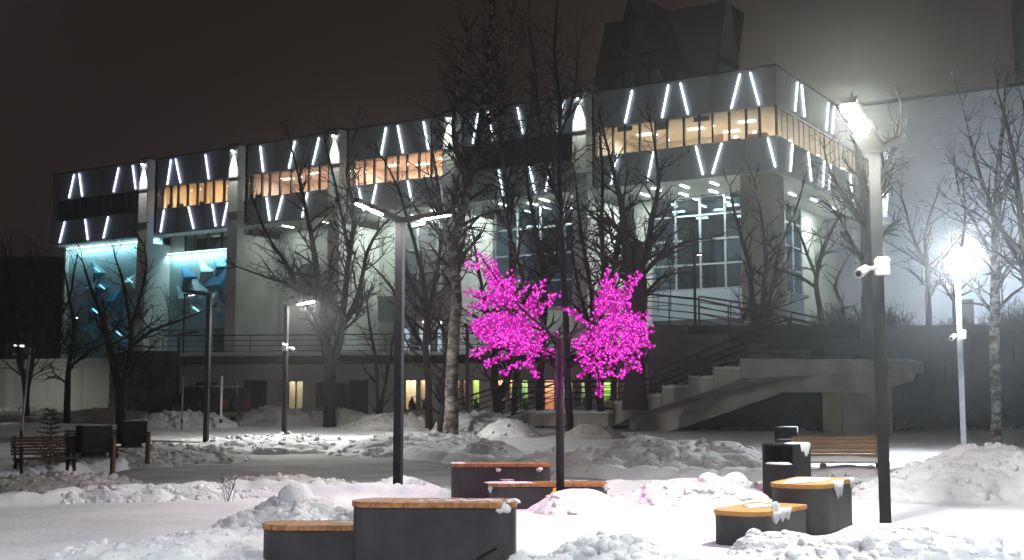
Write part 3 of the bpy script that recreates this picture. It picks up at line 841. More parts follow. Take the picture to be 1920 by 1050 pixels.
# soffit light dashes
DASH = [(17.5,-1.3),(15.9,-1.9),(14.6,-1.1),(12.6,-1.4),(7.6,-1.3),(5.9,-1.3),(4.2,-1.3),(8.9,-2.6),(7.0,-3.6),(5.2,-3.6),(26.0,-1.2),(24.6,-2.2),(22.4,-1.2),(34.6,-1.3),(31.2,-1.3),(1.9,-4.9),(1.8,-6.8),(1.4,-9.4),(1.4,-13.0)]
for i, (s, t) in enumerate(DASH):
    MB().box(-s-0.05, -s+0.05, -t, -t+1.05, ZL0-0.045, ZL0+0.02).build("soffit_light", M['roomlampcool'], bld)
    wt = SOFFIT_W*(0.35 if s > 28 else 1.0)*(1.5 if s < 2 else 1)
    area_light("soffit_lamp", wt, (0.85, 1.0, 0.93), 0.09, 1.0, bld, (-s, -t+0.52, ZL0-0.05))

# glazed hall in the right-hand bays
def curtain_wall(edges, rows, place, d=0.0, frame=None):
    fr = frame or M['mullion']
    b = MB()
    z0, z1 = rows[0], rows[-1]
    for e in edges:
        p = [np.array(place(e-0.06, d+0.05, z0)), np.array(place(e+0.06, d+0.05, z0)), np.array(place(e+0.06, d+0.05, z1)), np.array(place(e-0.06, d+0.05, z1))]
        MB().prism(p, np.array(place(e-0.06, d-0.10, z0))-p[0]).build("mullion", fr, bld)
    es = sorted(edges)
    for z in rows:
        for a, c in zip(es[:-1], es[1:]):
            p = [np.array(place(a+0.062, d+0.03, z-0.05)), np.array(place(c-0.062, d+0.03, z-0.05)), np.array(place(c-0.062, d+0.03, z+0.05)), np.array(place(a+0.062, d+0.03, z+0.05))]
            MB().prism(p, np.array(place(a+0.062, d-0.08, z-0.05))-p[0]).build("transom", fr, bld)
    for a, c in zip(es[:-1], es[1:]):
        for za, zb in zip(rows[:-1], rows[1:]):
            p = [np.array(place(a+0.064, d-0.02, za+0.052)), np.array(place(c-0.064, d-0.02, za+0.052)), np.array(place(c-0.064, d-0.02, zb-0.052)), np.array(place(a+0.064, d-0.02, zb-0.052))]
            MB().prism(p, np.array(place(a+0.064, d-0.04, za+0.052))-p[0]).build("pane", M['glasshall'], bld)
HG = 3.1    # glass plane of the side
curtain_wall([9.3, 7.9, 6.4, 4.9, HG+0.1], [7.8, 9.2, 10.6, 12.0, 13.08], lambda s, d, z: (-s, 5.0-d, z))
curtain_wall([5.1, 7.3, 9.6, 11.0, 12.5], [7.8, 9.2, 10.6, 12.0, 13.08], lambda v, d, z: (-HG+d, v, z))
bbox_part("spandrel", M['spandrel'], HG-0.05, 9.4, -5.15, -4.9, 6.1, 7.74)
MB().box(-HG-0.1, -HG+0.12, 5.2, 12.5, 6.1, 7.74).build("spandrel", M['spandrel'], bld)
MB().box(-HG-0.1, -HG+0.5, 5.2, 12.5, 7.745, 7.80).build("window_sill", M['mullion'], bld)
bbox_part("wall", M['darkroom'], HG, 10.4, -5.2, -5.0, BASEZ, 6.095)
MB().box(-HG-0.2, -HG, 5.2, 12.5, BASEZ, 6.095).build("wall", M['darkroom'], bld)
bbox_part("wall", M['wall'], 9.42, PIERS[4]-0.003, -5.2, -4.95, BASEZ, ZL0+0.02)
MB().box(-HG-0.2, -HG+0.05, 12.56, SIDE+4, BASEZ, ZL0+0.02).build("wall", M['wall'], bld)
bbox_part("column", M['beige'], 0.45, 2.2, -2.1, -0.4, BASEZ, ZL0+0.02, 0.03)
# hall interior
b = MB(); b.box(-10.4, -3.3, 13.0, 13.1, 5, 13.1).box(-10.4, -10.3, 5.2, 13.0, 5, 13.1).box(-10.4, -3.2, 5.2, 13.0, 7.55, 7.7)
b.box(-10.4, -3.3, 5.3, 13.0, 12.9, 13.0)
b.build("hall", M['hallroom'], bld)
bbox_part("hall_panel", M['darkroom'], 7.9, 9.2, -10.5, -10.3, 7.7, 11.4)
bbox_part("hall_panel", pbr("brown_board", (0.22, 0.15, 0.11), (0.3, 0.2, 0.15), 0.8), 5.6, 7.2, -9.5, -9.3, 7.7, 10.0)
bbox_part("hall_curtain", M['beige'], 7.0, 7.9, -12.9, -12.7, 7.7, 12.7)
for (s, t) in [(8.6,-7.0),(6.2,-7.5),(5.0,-6.4),(8.4,-10.0),(6.0,-10.5)]:
    MB().box(-s-0.35, -s+0.35, -t-0.12, -t+0.12, 12.6, 12.68).build("ceiling_lamp", M['roomlampcool'], bld)
    area_light("hall_light", 26, (0.85, 0.97, 1.0), 0.7, 0.25, bld, (-s, -t, 12.59))
# bay 4 hall, mostly behind the trees
curtain_wall([19.0, 17.4, 15.8, 14.2, 12.6, 11.5], [7.0, 8.6, 10.2, 11.8, 13.08], lambda s, d, z: (-s, 3.2-d, z), 0.0, M['mullion'])
b = MB(); b.box(-19.1, -11.4, 9.0, 9.1, 5, 13.1).box(-19.1, -11.4, 3.4, 9, 6.85, 7.0).box(-19.1, -19.0, 3.4, 9, 7, 13).box(-11.5, -11.4, 3.4, 9, 7, 13)
b.build("hall", M['hallroom'], bld)
for (s, t) in [(17.6,-5.2),(15.2,-5.6),(13.0,-5.2)]:
    MB().box(-s-0.35, -s+0.35, -t-0.12, -t+0.12, 12.2, 12.28).build("ceiling_lamp", M['roomlampcool'], bld)
    area_light("hall_light", 30, (0.85, 0.97, 1.0), 0.7, 0.25, bld, (-s, -t, 12.19))
# bay 3: tall dark window, balcony box, lit doors
def t3(px, py): return fac(px, py, -3.2)
s_a, s_b = 25.6, 24.3
bbox_part("window", M['darkroom'], 23.2, 26.2, -3.2, -3.14, 8.2, 12.6)
for zz in (8.2, 9.6, 11.0, 12.5): bbox_part("transom", M['mullion'], 23.2, 26.2, -3.138, -3.08, zz, zz+0.09)
for ss in (23.2, 24.7, 26.1): bbox_part("mullion", M['mullion'], ss, ss+0.09, -3.136, -3.06, 8.2, 12.6)
bbox_part("balcony_box", M['spandrel'], 21.2, 27.0, -3.1, -1.9, 6.5, 8.0, 0.02)
bbox_part("balcony_cap", M['mullion'], 21.15, 27.05, -3.1, -1.85, 8.003, 8.09)
for ss in (26.2, 24.6, 23.2, 21.9):
    bbox_part("door", emit("lit_door_glass", (0.72, 0.9, 1.0), 0.5, 'NONE') if ss > 26 else bpy.data.materials["lit_door_glass"], ss-0.75, ss, -3.19, -3.12, BASEZ+0.05, 6.1)
    bbox_part("door_frame", M['mullion'], ss, ss+0.09, -3.18, -3.06, BASEZ, 6.2)
for (px, py) in [(795,598),(825,603)]:
    s, z = fac(px, py, -3.0); bbox_part("wall_lamp", M['roomlamp'], s-0.07, s+0.07, -3.1, -2.95, z-0.25, z+0.25)
# bay 2 small openings
for (s, z) in [(31.6, 4.4), (34.0, 9.0), (30.2, 9.0)]:
    bbox_part("window", M['glassdark'], s-0.5, s+0.5, -3.2, -3.12, z, z+1.7)
    bbox_part("window_sill", M['mullion'], s-0.55, s+0.55, -3.2, -3.0, z-0.08, z-0.003)
for (px, py) in [(410, 640)]:
    s, z = fac(px, py, -1.3); bbox_part("window", M['glassdark'], s-0.6, s+0.5, -1.4, -1.33, z-1.0, z+0.9)

# folded roof lantern on the roof
def lp(zx, zy, t): return fl(820+zx/3.097, zy/3.097, t)
def plate(name, pts, mat, depth=0.5): MB().prism([np.array(p) for p in pts], (0, depth, 0)).build(name, mat, bld)
def tri_solid(name, front_pts, mat, back=6.0):
    """faceted solid: a face whose points may differ in depth, closed to a flat back"""
    b = MB(); n = len(front_pts)
    b.v = [tuple(p) for p in front_pts] + [(p[0], 8.0+back, p[2]) for p in front_pts]
    b.f = [tuple(range(n))] + [(i, n+i, n+(i+1) % n, (i+1) % n) for i in range(n)] + [tuple(range(2*n-1, n-1, -1))]
    b.build(name, mat, bld)
plate("lantern_wing", [lp(905,500,-8.6), lp(975,135,-8.6), lp(1075,118,-8.6), lp(1118,-10,-8.6), lp(1060,350,-8.6), lp(985,520,-8.6)], M['lantern'], 3.0)
plate("lantern_leg", [lp(985,520,-8.0), lp(1060,300,-8.0), lp(1130,60,-8.0), lp(1108,-12,-8.0), lp(1030,300,-8.0), lp(930,520,-8.0)], M['lantern'], 0.9)
plate("lantern_leg", [lp(1108,-14,-7.9), lp(1190,-14,-7.9), lp(1420,500,-7.9), lp(1330,500,-7.9), lp(1150,84,-7.9)], M['lantern'], 0.9)
plate("lantern_glass", [lp(1150,70,-8.8), lp(1325,500,-8.8), lp(985,520,-8.8)], M['lanternglass'], 0.1)
plate("lantern_bar", [lp(1040,298,-8.3), lp(1250,262,-8.3), lp(1268,296,-8.3), lp(1025,335,-8.3)], M['lantern'], 0.4)
plate("lantern_bar", [lp(1008,385,-8.3), lp(1290,342,-8.3), lp(1303,380,-8.3), lp(990,422,-8.3)], M['lantern'], 0.4)
for zx in (1075, 1150, 1225): plate("lantern_bar", [lp(zx-4,500,-8.5), lp(zx-4,395,-8.5), lp(zx+4,395,-8.5), lp(zx+4,500,-8.5)], M['lantern'], 0.2)
tri_solid("lantern_roof", [lp(1191,-12,-8.1), lp(1340,62,-11.5), lp(1440,500,-11.0), lp(1410,500,-8.1)], M['lantern'], 3.7)
tri_solid("lantern_roof", [lp(1341,62,-11.6), lp(1680,5,-8.8), lp(1610,500,-8.8), lp(1441,500,-11.1)], M['lantern'], 3.7)
tri_solid("lantern_roof", [lp(1682,5,-8.9), lp(1692,12,-8.9), lp(1760,500,-8.9), lp(1612,500,-8.9)], M['lanternglass'], 1.2)
plate("lantern_bar", [lp(1625,300,-8.6), lp(1735,370,-8.6), lp(1740,410,-8.6), lp(1615,340,-8.6)], M['lantern'], 0.25)

# ------------------------------------------------------------------ other buildings
hall = thing("grey_hall_block", "big blank grey building block behind the lamps at the right", "building", (K[0], K[1], 0), ROTF)
b = MB().box(-3.4, 60, 24.0, 60, 3.0, 21.7); b.build("wall", M['blockwall'], hall)
MB().box(-3.5, 60.1, 23.9, 60.1, 21.71, 21.95).build("roof_edge", M['roofing'], hall)
for i in range(7):
    MB().box(-3.4+0.003+i*9, -3.4+0.05+i*9, 23.975, 23.999, 3.0, 21.7).build("joint_strip", M['podium'], hall)
MB().box(3.2, 4.4, 23.9, 23.99, 5.9, 8.1).build("door", M['door'], hall)
tower = thing("stage_tower", "tall dark slab tower rising behind the grey block roof", "building", (K[0], K[1], 0), ROTF)
MB().box(6.4, 40, 30.5, 55, 21.96, 40).build("wall", M['concrete'], tower)
MB().box(6.3, 40.1, 30.4, 55.1, 40.01, 40.4).build("roof_edge", M['roofing'], tower)
dark = thing("neighbouring_block", "dark unlit low building behind the bare trees at far left", "building", (0, 0, 0), 0)
p = at(-60, 700, 96); q = at(149, 700, 92)
MB().box(-60, q[0], 92, 104, 0, 12.2).build("wall", M['darkwall'], dark)
MB().box(-60, q[0]+0.2, 91.8, 104.2, 12.21, 12.5).build("roof", M['roofing'], dark)
for i in range(4):
    MB().box(q[0]-3.2-i*3, q[0]-1.6-i*3, 91.9, 91.99, 7.2, 9.0).build("window", M['glassdark'], dark)

# ------------------------------------------------------------------ podium with shops
PL = at(308, 700, 62.0); PR = at(1240, 700, 58.5)
pod_rot = math.atan2(PR[1]-PL[1], PR[0]-PL[0])
pod_len = math.hypot(PR[0]-PL[0], PR[1]-PL[1])
pod = thing("podium", "low terrace wing with shop windows and railed snowy roof below the piers", "building", (PL[0], PL[1], 0), pod_rot)
_c, _s = math.cos(pod_rot), math.sin(pod_rot)
PDIR = np.array([_c, _s, 0]); PN = np.array([_s, -_c, 0])
def pl(px, py, out=0.0):
    r = ray(px, py); P0 = PL + PN*out
    P = CC + r*(((P0-CC)@PN)/(r@PN))
    d = P - np.array([PL[0], PL[1], 0])
    return d@PDIR, P[2]
PTOP = 3.86
# openings measured on the photograph: x0, x1, y0, y1, type
OPEN = [(365,405,716,768,'dark'),(455,500,713,768,'dark'),(524,539,713,768,'panel'),(539,568,713,768,'warm'),(590,653,716,785,'grille'),(655,690,712,792,'door'),
        (758,781,711,770,'cream'),(784,800,711,770,'yellow'),(855,863,711,770,'orange'),(866,880,711,770,'yellow'),(883,900,711,770,'green'),
        (928,949,711,770,'pink'),(951,972,711,770,'green'),(974,991,711,770,'mint'),(1019,1041,711,770,'orange'),(1060,1076,711,770,'orange'),(1077,1084,711,770,'yellow'),(1086,1099,711,770,'mint'),
        (1128,1147,711,770,'green'),(1155,1163,711,770,'yellow')]
ROOMC = {'cream':(0.75,0.66,0.55),'yellow':(0.75,0.60,0.38),'orange':(0.72,0.46,0.33),'green':(0.46,0.62,0.24),'pink':(0.75,0.42,0.33),'mint':(0.60,0.72,0.50),'warm':(0.55,0.50,0.40)}
cols = []
for (x0, x1, y0, y1, k) in OPEN:
    a, zt = pl(x0, y0); c, zb = pl(x1, y1)
    zb = max(zb, 0.35 if k in ('door', 'grille') else 0.95)
    cols.append((a, c, zb, zt, k))
# wall built round the openings
xs = 0.0; b = MB()
for (a, c, zb, zt, k) in cols:
    b.box(xs, a, 0, 0.3, -0.3, PTOP-0.45)
    b.box(a, c, 0, 0.3, -0.3, zb); b.box(a, c, 0, 0.3, zt, PTOP-0.45)
    xs = c
b.box(xs, pod_len, 0, 0.3, -0.3, PTOP-0.45)
b.build("wall", M['podium'], pod)
for (a, c, zb, zt, k) in cols:
    f = MB()
    f.box(a, a+0.06, 0.08, 0.2, zb, zt).box(c-0.06, c, 0.08, 0.2, zb, zt).box(a+0.06, c-0.06, 0.08, 0.2, zt-0.06, zt).box(a+0.06, c-0.06, 0.08, 0.2, zb, zb+0.06)
    fo = f.build("window_frame", M['mullion'] if k not in ('door', 'dark') else M['darkframe'], pod)
    if k == 'door':
        MB().box(a+0.06, c-0.06, 0.12, 0.18, zb+0.06, zt-0.06).build("door", M['door'], pod)
        MB().box(c-0.2, c-0.16, 0.06, 0.115, 1.4, 1.6).build("door_handle", M['chrome'], pod)
    elif k == 'panel':
        MB().box(a+0.06, c-0.06, 0.12, 0.16, zb+0.06, zt-0.06).build("shutter", M['podium'], pod)
    elif k == 'grille':
        MB().box(a+0.06, c-0.06, 0.2, 0.26, zb+0.06, zt-0.06).build("door", M['door'], pod)
        MB().box(a+0.06, c-0.06, 0.12, 0.18, zb+0.06, zb+0.65).build("door_panel", M['mullion'], pod)
        n = 11
        for i in range(n):
            xx = a+0.1+(c-a-0.2)*i/(n-1)
            MB().box(xx-0.025, xx+0.025, 0.03, 0.075, zb+0.7, zt-0.1).build("grille_bar", M['pale_pole'], pod)
    else:
        MB().box(a+0.06, c-0.06, 0.14, 0.15, zb+0.06, zt-0.06).build("pane", M['glass'] if k != 'dark' else M['glassdark'], pod)
        mid = (a+c)/2
        if c-a > 0.7:
            MB().box(mid-0.03, mid+0.03, 0.1, 0.18, zb+0.06, zt-0.06).build("window_bar", M['mullion'] if k != 'dark' else M['darkframe'], pod)
        # a shallow shop room behind
        rc = ROOMC.get(k, (0.10, 0.14, 0.14))
        nm = "shop_wall_"+k
        mt = bpy.data.materials.get(nm) or pbr(nm, tuple(v*0.85 for v in rc), rc, 0.9, 1.5)
        r_ = MB(); e0, e1 = a-0.08, c+0.08
        r_.box(e0, e1, 1.7, 1.78, zb-0.2, zt+0.4).box(e0-0.06, e0, 0.31, 1.7, zb-0.2, zt+0.4).box(e1, e1+0.06, 0.31, 1.7, zb-0.2, zt+0.4)
        r_.box(e0, e1, 0.31, 1.7, zb-0.25, zb-0.2).box(e0, e1, 0.31, 1.7, zt+0.4, zt+0.46)
        r_.build("shop_room", mt, pod)
        if k not in ('dark',):
            area_light("shop_light", (58 if k != 'warm' else 26)*(c-a), {'green':(0.85,1,0.6),'mint':(0.95,1,0.85)}.get(k, (1,0.86,0.66)), max(0.3, c-a-0.1), 0.5, pod, ((a+c)/2, 1.0, zt+0.38))
        if k in ('yellow', 'mint', 'green', 'cream', 'pink') and c-a > 0.3:
            rg = random.Random(int(a*100))
            for i in range(4):
                blob("shop_plant", M['needle'], pod, (a+0.1+(c-a-0.2)*rg.random(), 0.5+0.4*rg.random(), zb+0.15+0.12*rg.random()), (0.12, 0.12, 0.12+0.35*rg.random()*rg.random()), int(a*50)+i, 7, 0.5, freq=6)
# roof slab, snow on it, terrace deck behind
MB().box(-0.6, pod_len+1.0, -0.75, 0.5, PTOP-0.445, PTOP-0.05).build("roof_edge", M['darkwall'], pod, bevel=0.02)
MB().box(-0.6, pod_len+1.0, 0.51, 32, PTOP-0.3, PTOP-0.055).build("terrace_deck", M['concrete'], pod)
def snow_strip(name, parent, x0, x1, y0, y1, z, th, seed, nx=240, ny=14):
    u = np.linspace(0, 1, nx); v = np.linspace(0, 1, ny)
    Ug, Vg = np.meshgrid(u, v, indexing='ij')
    X = x0+(x1-x0)*Ug; Y = y0+(y1-y0)*Vg
    e = np.minimum(np.minimum(Ug*(x1-x0), (1-Ug)*(x1-x0)), np.minimum(Vg*(y1-y0), (1-Vg)*(y1-y0)))
    k = sstep(0, 0.14, e)
    Y = Y + (0.05*(fbm(X*2.1, X*0+3.1, seed, 3)-0.5))*(Vg < 0.01)
    Z = z - 0.02 + k*th*(0.65+0.7*fbm(X*1.4, Y*1.4, seed, 4))
    V = np.stack([X, Y, Z], -1).reshape(-1, 3); idx = np.arange(nx*ny).reshape(nx, ny)
    F = np.stack([idx[:-1,:-1], idx[1:,:-1], idx[1:,1:], idx[:-1,1:]], -1).reshape(-1, 4)
    return link(name, fast_mesh(name, V, F), M['snow'], parent, smooth=True)
snow_strip("snow_cap", pod, -0.62, pod_len+0.9, -0.76, 4.0, PTOP-0.05, 0.20, 3)

def railing(name, label, pts, h, nrails, step, mat, lower=0.16, r=0.028, group=None, toprail=None, cat="railing"):
    """posts and rails along a 3-D polyline of the walking edge"""
    pts = [np.array(p, float) for p in pts]
    o = thing(name, label, cat, tuple(pts[0]), 0, group)
    b0 = pts[0]
    up = np.array([0, 0, 1.0])
    for k in range(nrails):
        z = h if k == 0 else h*(1-k/nrails) if lower is None else lower+(h-lower)*(nrails-1-k)/(nrails-1)
        MB().tube([p-b0+up*z for p in pts], (toprail or r*2.0) if k == 0 else r*1.1, 6).build("rail", mat, o, smooth=True)
    for a, c in zip(pts[:-1], pts[1:]):
        L = np.linalg.norm(c-a); n = max(1, int(round(L/step)))
        for i in range(n + (1 if c is pts[-1] else 0)):
            p = a+(c-a)*i/n - b0
            MB().bar(p-up*0.1, p+up*h, r*2.0).build("post", mat, o)
    return o
def on_pod(x, y, z): return np.array([PL[0], PL[1], 0]) + PDIR*x - PN*y + np.array([0, 0, z])
railing("terrace_railing", "thin black railing along the snowy podium roof edge", [on_pod(0.0, -0.3, PTOP), on_pod(pod_len*0.83, -0.3, PTOP)], 1.0, 4, 2.4, M['blackmetal'], 0.2, 0.018)

# stone curved wall and pale wall at left
def curved_wall():
    o = thing("stone_wall", "rough dark stone wall curving between the pale wall and podium", "wall", (0, 0, 0), 0)
    A = at(205, 700, 63.5); Bm = at(262, 700, 60.5); Cc = at(330, 700, 60.8)
    n = 26; V = []; rows = 7
    pts = []
    for i in range(n+1):
        t = i/n
        p = (1-t)**2*A[:2] + 2*t*(1-t)*np.array([Bm[0], Bm[1]-1.2]) + t*t*Cc[:2]
        pts.append(p)
    hz = [-0.2, 4.0]
    # courses of rough stones: blocks proud by random amounts
    rg = random.Random(9)
    zc = [0.0+0.5*k for k in range(9)]
    b = MB()
    for i in range(n):
        a, c = pts[i], pts[i+1]
        b.prism([(a[0], a[1]+0.12, -0.2), (c[0], c[1]+0.12, -0.2), (c[0], c[1]+0.8, -0.2), (a[0], a[1]+0.8, -0.2)], (0, 0, 4.25))
    b.build("wall_core", M['stone'], o)
    for k in range(8):
        off = 0.5*(k % 2)
        i = 0
        while i < n:
            w = rg.choice([1, 2, 2, 3]); j = min(n, i+w)
            a, c = pts[i], pts[j]
            d = (c-a)/np.linalg.norm(c-a)
            a2 = a+d*0.02; c2 = c-d*0.02
            pr = rg.uniform(-0.02, 0.07)
            z0 = 0.05+0.5*k; z1 = z0+0.46
            MB().prism([(a2[0], a2[1]-pr, z0), (c2[0], c2[1]-pr, z0), (c2[0], c2[1]+0.118, z0), (a2[0], a2[1]+0.118, z0)], (0, 0, z1-z0)).build("stone", M['stone'], o, bevel=0.03)
            i = j
    return o
curved_wall()
pw = thing("pale_wall", "long low pale rendered wall lit from the left behind the benches", "wall", (0, 0, 0), 0)
A = at(-160, 700, 68.0); B_ = at(212, 700, 64.5)
zt = 1.6+72/2267*66
dd = B_-A; dd[2] = 0
MB().prism([(A[0], A[1], -0.2), (B_[0], B_[1], -0.2), (B_[0], B_[1]+0.5, -0.2), (A[0], A[1]+0.5, -0.2)], (0, 0, zt+0.2)).build("wall", M['wall'], pw)
MB().prism([(A[0], A[1]-0.1, zt+0.004), (B_[0], B_[1]-0.1, zt+0.004), (B_[0], B_[1]+0.6, zt+0.004), (A[0], A[1]+0.6, zt+0.004)], (0, 0, 0.12)).build("wall_coping", M['snow'], pw)
L_ = np.linalg.norm(dd)
for i in range(1, 6):
    q = A+dd*i/6
    MB().box(q[0]-0.25, q[0]+0.25, q[1]-0.1, q[1]+0.05, -0.2, zt-0.05).build("buttress", M['wall'], pw)

# ------------------------------------------------------------------ raised ground, retaining wall, hedge at the right
RT = 4.75
def raised():
    X0 = at(1205, 640, 56)[0]
    xs = np.linspace(X0, 75, 150); ys = np.concatenate([np.linspace(52.6, 62, 40), np.linspace(62.5, 140, 30)])
    X, Y = np.meshgrid(xs, ys, indexing='ij')
    Z = RT + 0.2*(fbm(X*0.4, Y*0.4, 41, 3)-0.5) - 0.5*sstep(22, 30, X) + 0.9*sstep(60, 66, Y)*sstep(10, 14, X)
    Z = np.where(Y < 52.7, Z-0.3, Z)
    V = np.stack([X, Y, Z], -1).reshape(-1, 3); n0, n1 = X.shape; idx = np.arange(n0*n1).reshape(n0, n1)
    F = np.stack([idx[:-1,:-1], idx[1:,:-1], idx[1:,1:], idx[:-1,1:]], -1).reshape(-1, 4)
    o = link("raised_ground", fast_mesh("raised_ground", V, F), M['grey_snow'], smooth=True)
    tag(o, "raised snowy ground in front of the glazed hall", None, kind='structure')
raised()
rw = thing("retaining_wall", "dark retaining wall under the raised ground behind the concrete stair", "wall", (0, 0, 0), 0)
x0 = at(1205, 640, 56)[0]
rg = random.Random(21)
MB().box(x0, 75, 52.35, 53.0, -0.2, RT-0.1).build("wall", M['darkwall'], rw)
MB().box(x0, 75, 52.2, 53.1, RT-0.096, RT+0.07).build("wall_coping", M['darkwall'], rw)
xx = x0
while xx < 40:
    for k in range(6):
        w = 1.2
        MB().box(xx+0.02+(0.6 if k % 2 else 0), xx+w-0.02+(0.6 if k % 2 else 0), 52.35-rg.uniform(0.02, 0.09), 52.345, 0.1+k*0.76, 0.1+k*0.76+0.72).build("stone", M['darkwall'], rw)
    xx += 1.2
# frosted hedge at its foot
def hedge():
    rng = np.random.default_rng(8)
    n = 9000
    x = rng.uniform(at(1285, 790, 49)[0], 34, n); y = rng.uniform(48.6, 50.6, n); z = 0.2+1.15*rng.random(n)**0.8*(0.8+0.35*np.sin(x*1.7)*np.sin(x*0.6+2))
    d = rng.normal(size=(n, 3)); d[:, 2] = np.abs(d[:, 2])+0.3; d /= np.linalg.norm(d, axis=1)[:, None]
    L = rng.uniform(0.15, 0.4, n)
    p0 = np.stack([x, y, z], 1); p1 = p0+d*L[:, None]
    V, F = tube_arrays(p0, p1, np.full(n, 0.014), np.full(n, 0.006), 3)
    o = link("hedge", fast_mesh("hedge", V, F), M['hedge'])
    tag(o, "low tangled bare hedge along the foot of the dark retaining wall", "hedge")

def tube_arrays(p0, p1, r0, r1, k):
    d = p1-p0; L = np.linalg.norm(d, axis=1, keepdims=True); d = d/np.maximum(L, 1e-6)
    ref = np.where(np.abs(d[:, 2:3]) < 0.9, np.array([[0, 0, 1.0]]), np.array([[1.0, 0, 0]]))
    a = np.cross(d, ref); a /= np.linalg.norm(a, axis=1, keepdims=True); c = np.cross(d, a)
    t = np.arange(k)*2*math.pi/k
    ring = a[:, None, :]*np.cos(t)[None, :, None] + c[:, None, :]*np.sin(t)[None, :, None]
    v0 = p0[:, None, :]+ring*r0[:, None, None]; v1 = p1[:, None, :]+ring*r1[:, None, None]
    V = np.concatenate([v0, v1], 1).reshape(-1, 3)
    base = np.arange(len(p0))[:, None]*2*k; j = np.arange(k)[None, :]; j2 = (j+1) % k
    F = np.stack([base+j, base+j2, base+k+j2, base+k+j], -1).reshape(-1, 4)
    return V, F
hedge()
def undergrowth():
    rng = np.random.default_rng(18)
    n = 7000
    x = rng.uniform(13.5, 36, n); y = rng.uniform(53.0, 56.0, n)
    p0 = np.stack([x, y, np.full(n, RT-0.1)-0.5*sstep(22, 30, x)], 1)
    hgt = (0.25+1.1*rng.random(n)**2)*(0.6+0.4*np.sin(x*0.9)+0.3*np.sin(x*2.3))
    hgt = np.maximum(hgt, 0.12)
    d = rng.normal(size=(n, 3))*0.28; d[:, 2] = 1
    p1 = p0+d*hgt[:, None]
    q = p0+(p1-p0)*rng.uniform(0.4, 0.9, n)[:, None]; e = rng.normal(size=(n, 3))*0.5; e[:, 2] = np.abs(e[:, 2])
    V1, F1 = tube_arrays(p0, p1, np.full(n, 0.016), np.full(n, 0.006), 3)
    V2, F2 = tube_arrays(q, q+e*hgt[:, None]*0.5, np.full(n, 0.010), np.full(n, 0.005), 3)
    o = link("undergrowth", fast_mesh("undergrowth", np.concatenate([V1, V2]), np.concatenate([F1, F2+len(V1)])), M['hedge'])
    tag(o, "bare scrub growing along the top of the dark retaining wall", None, kind='stuff')
undergrowth()

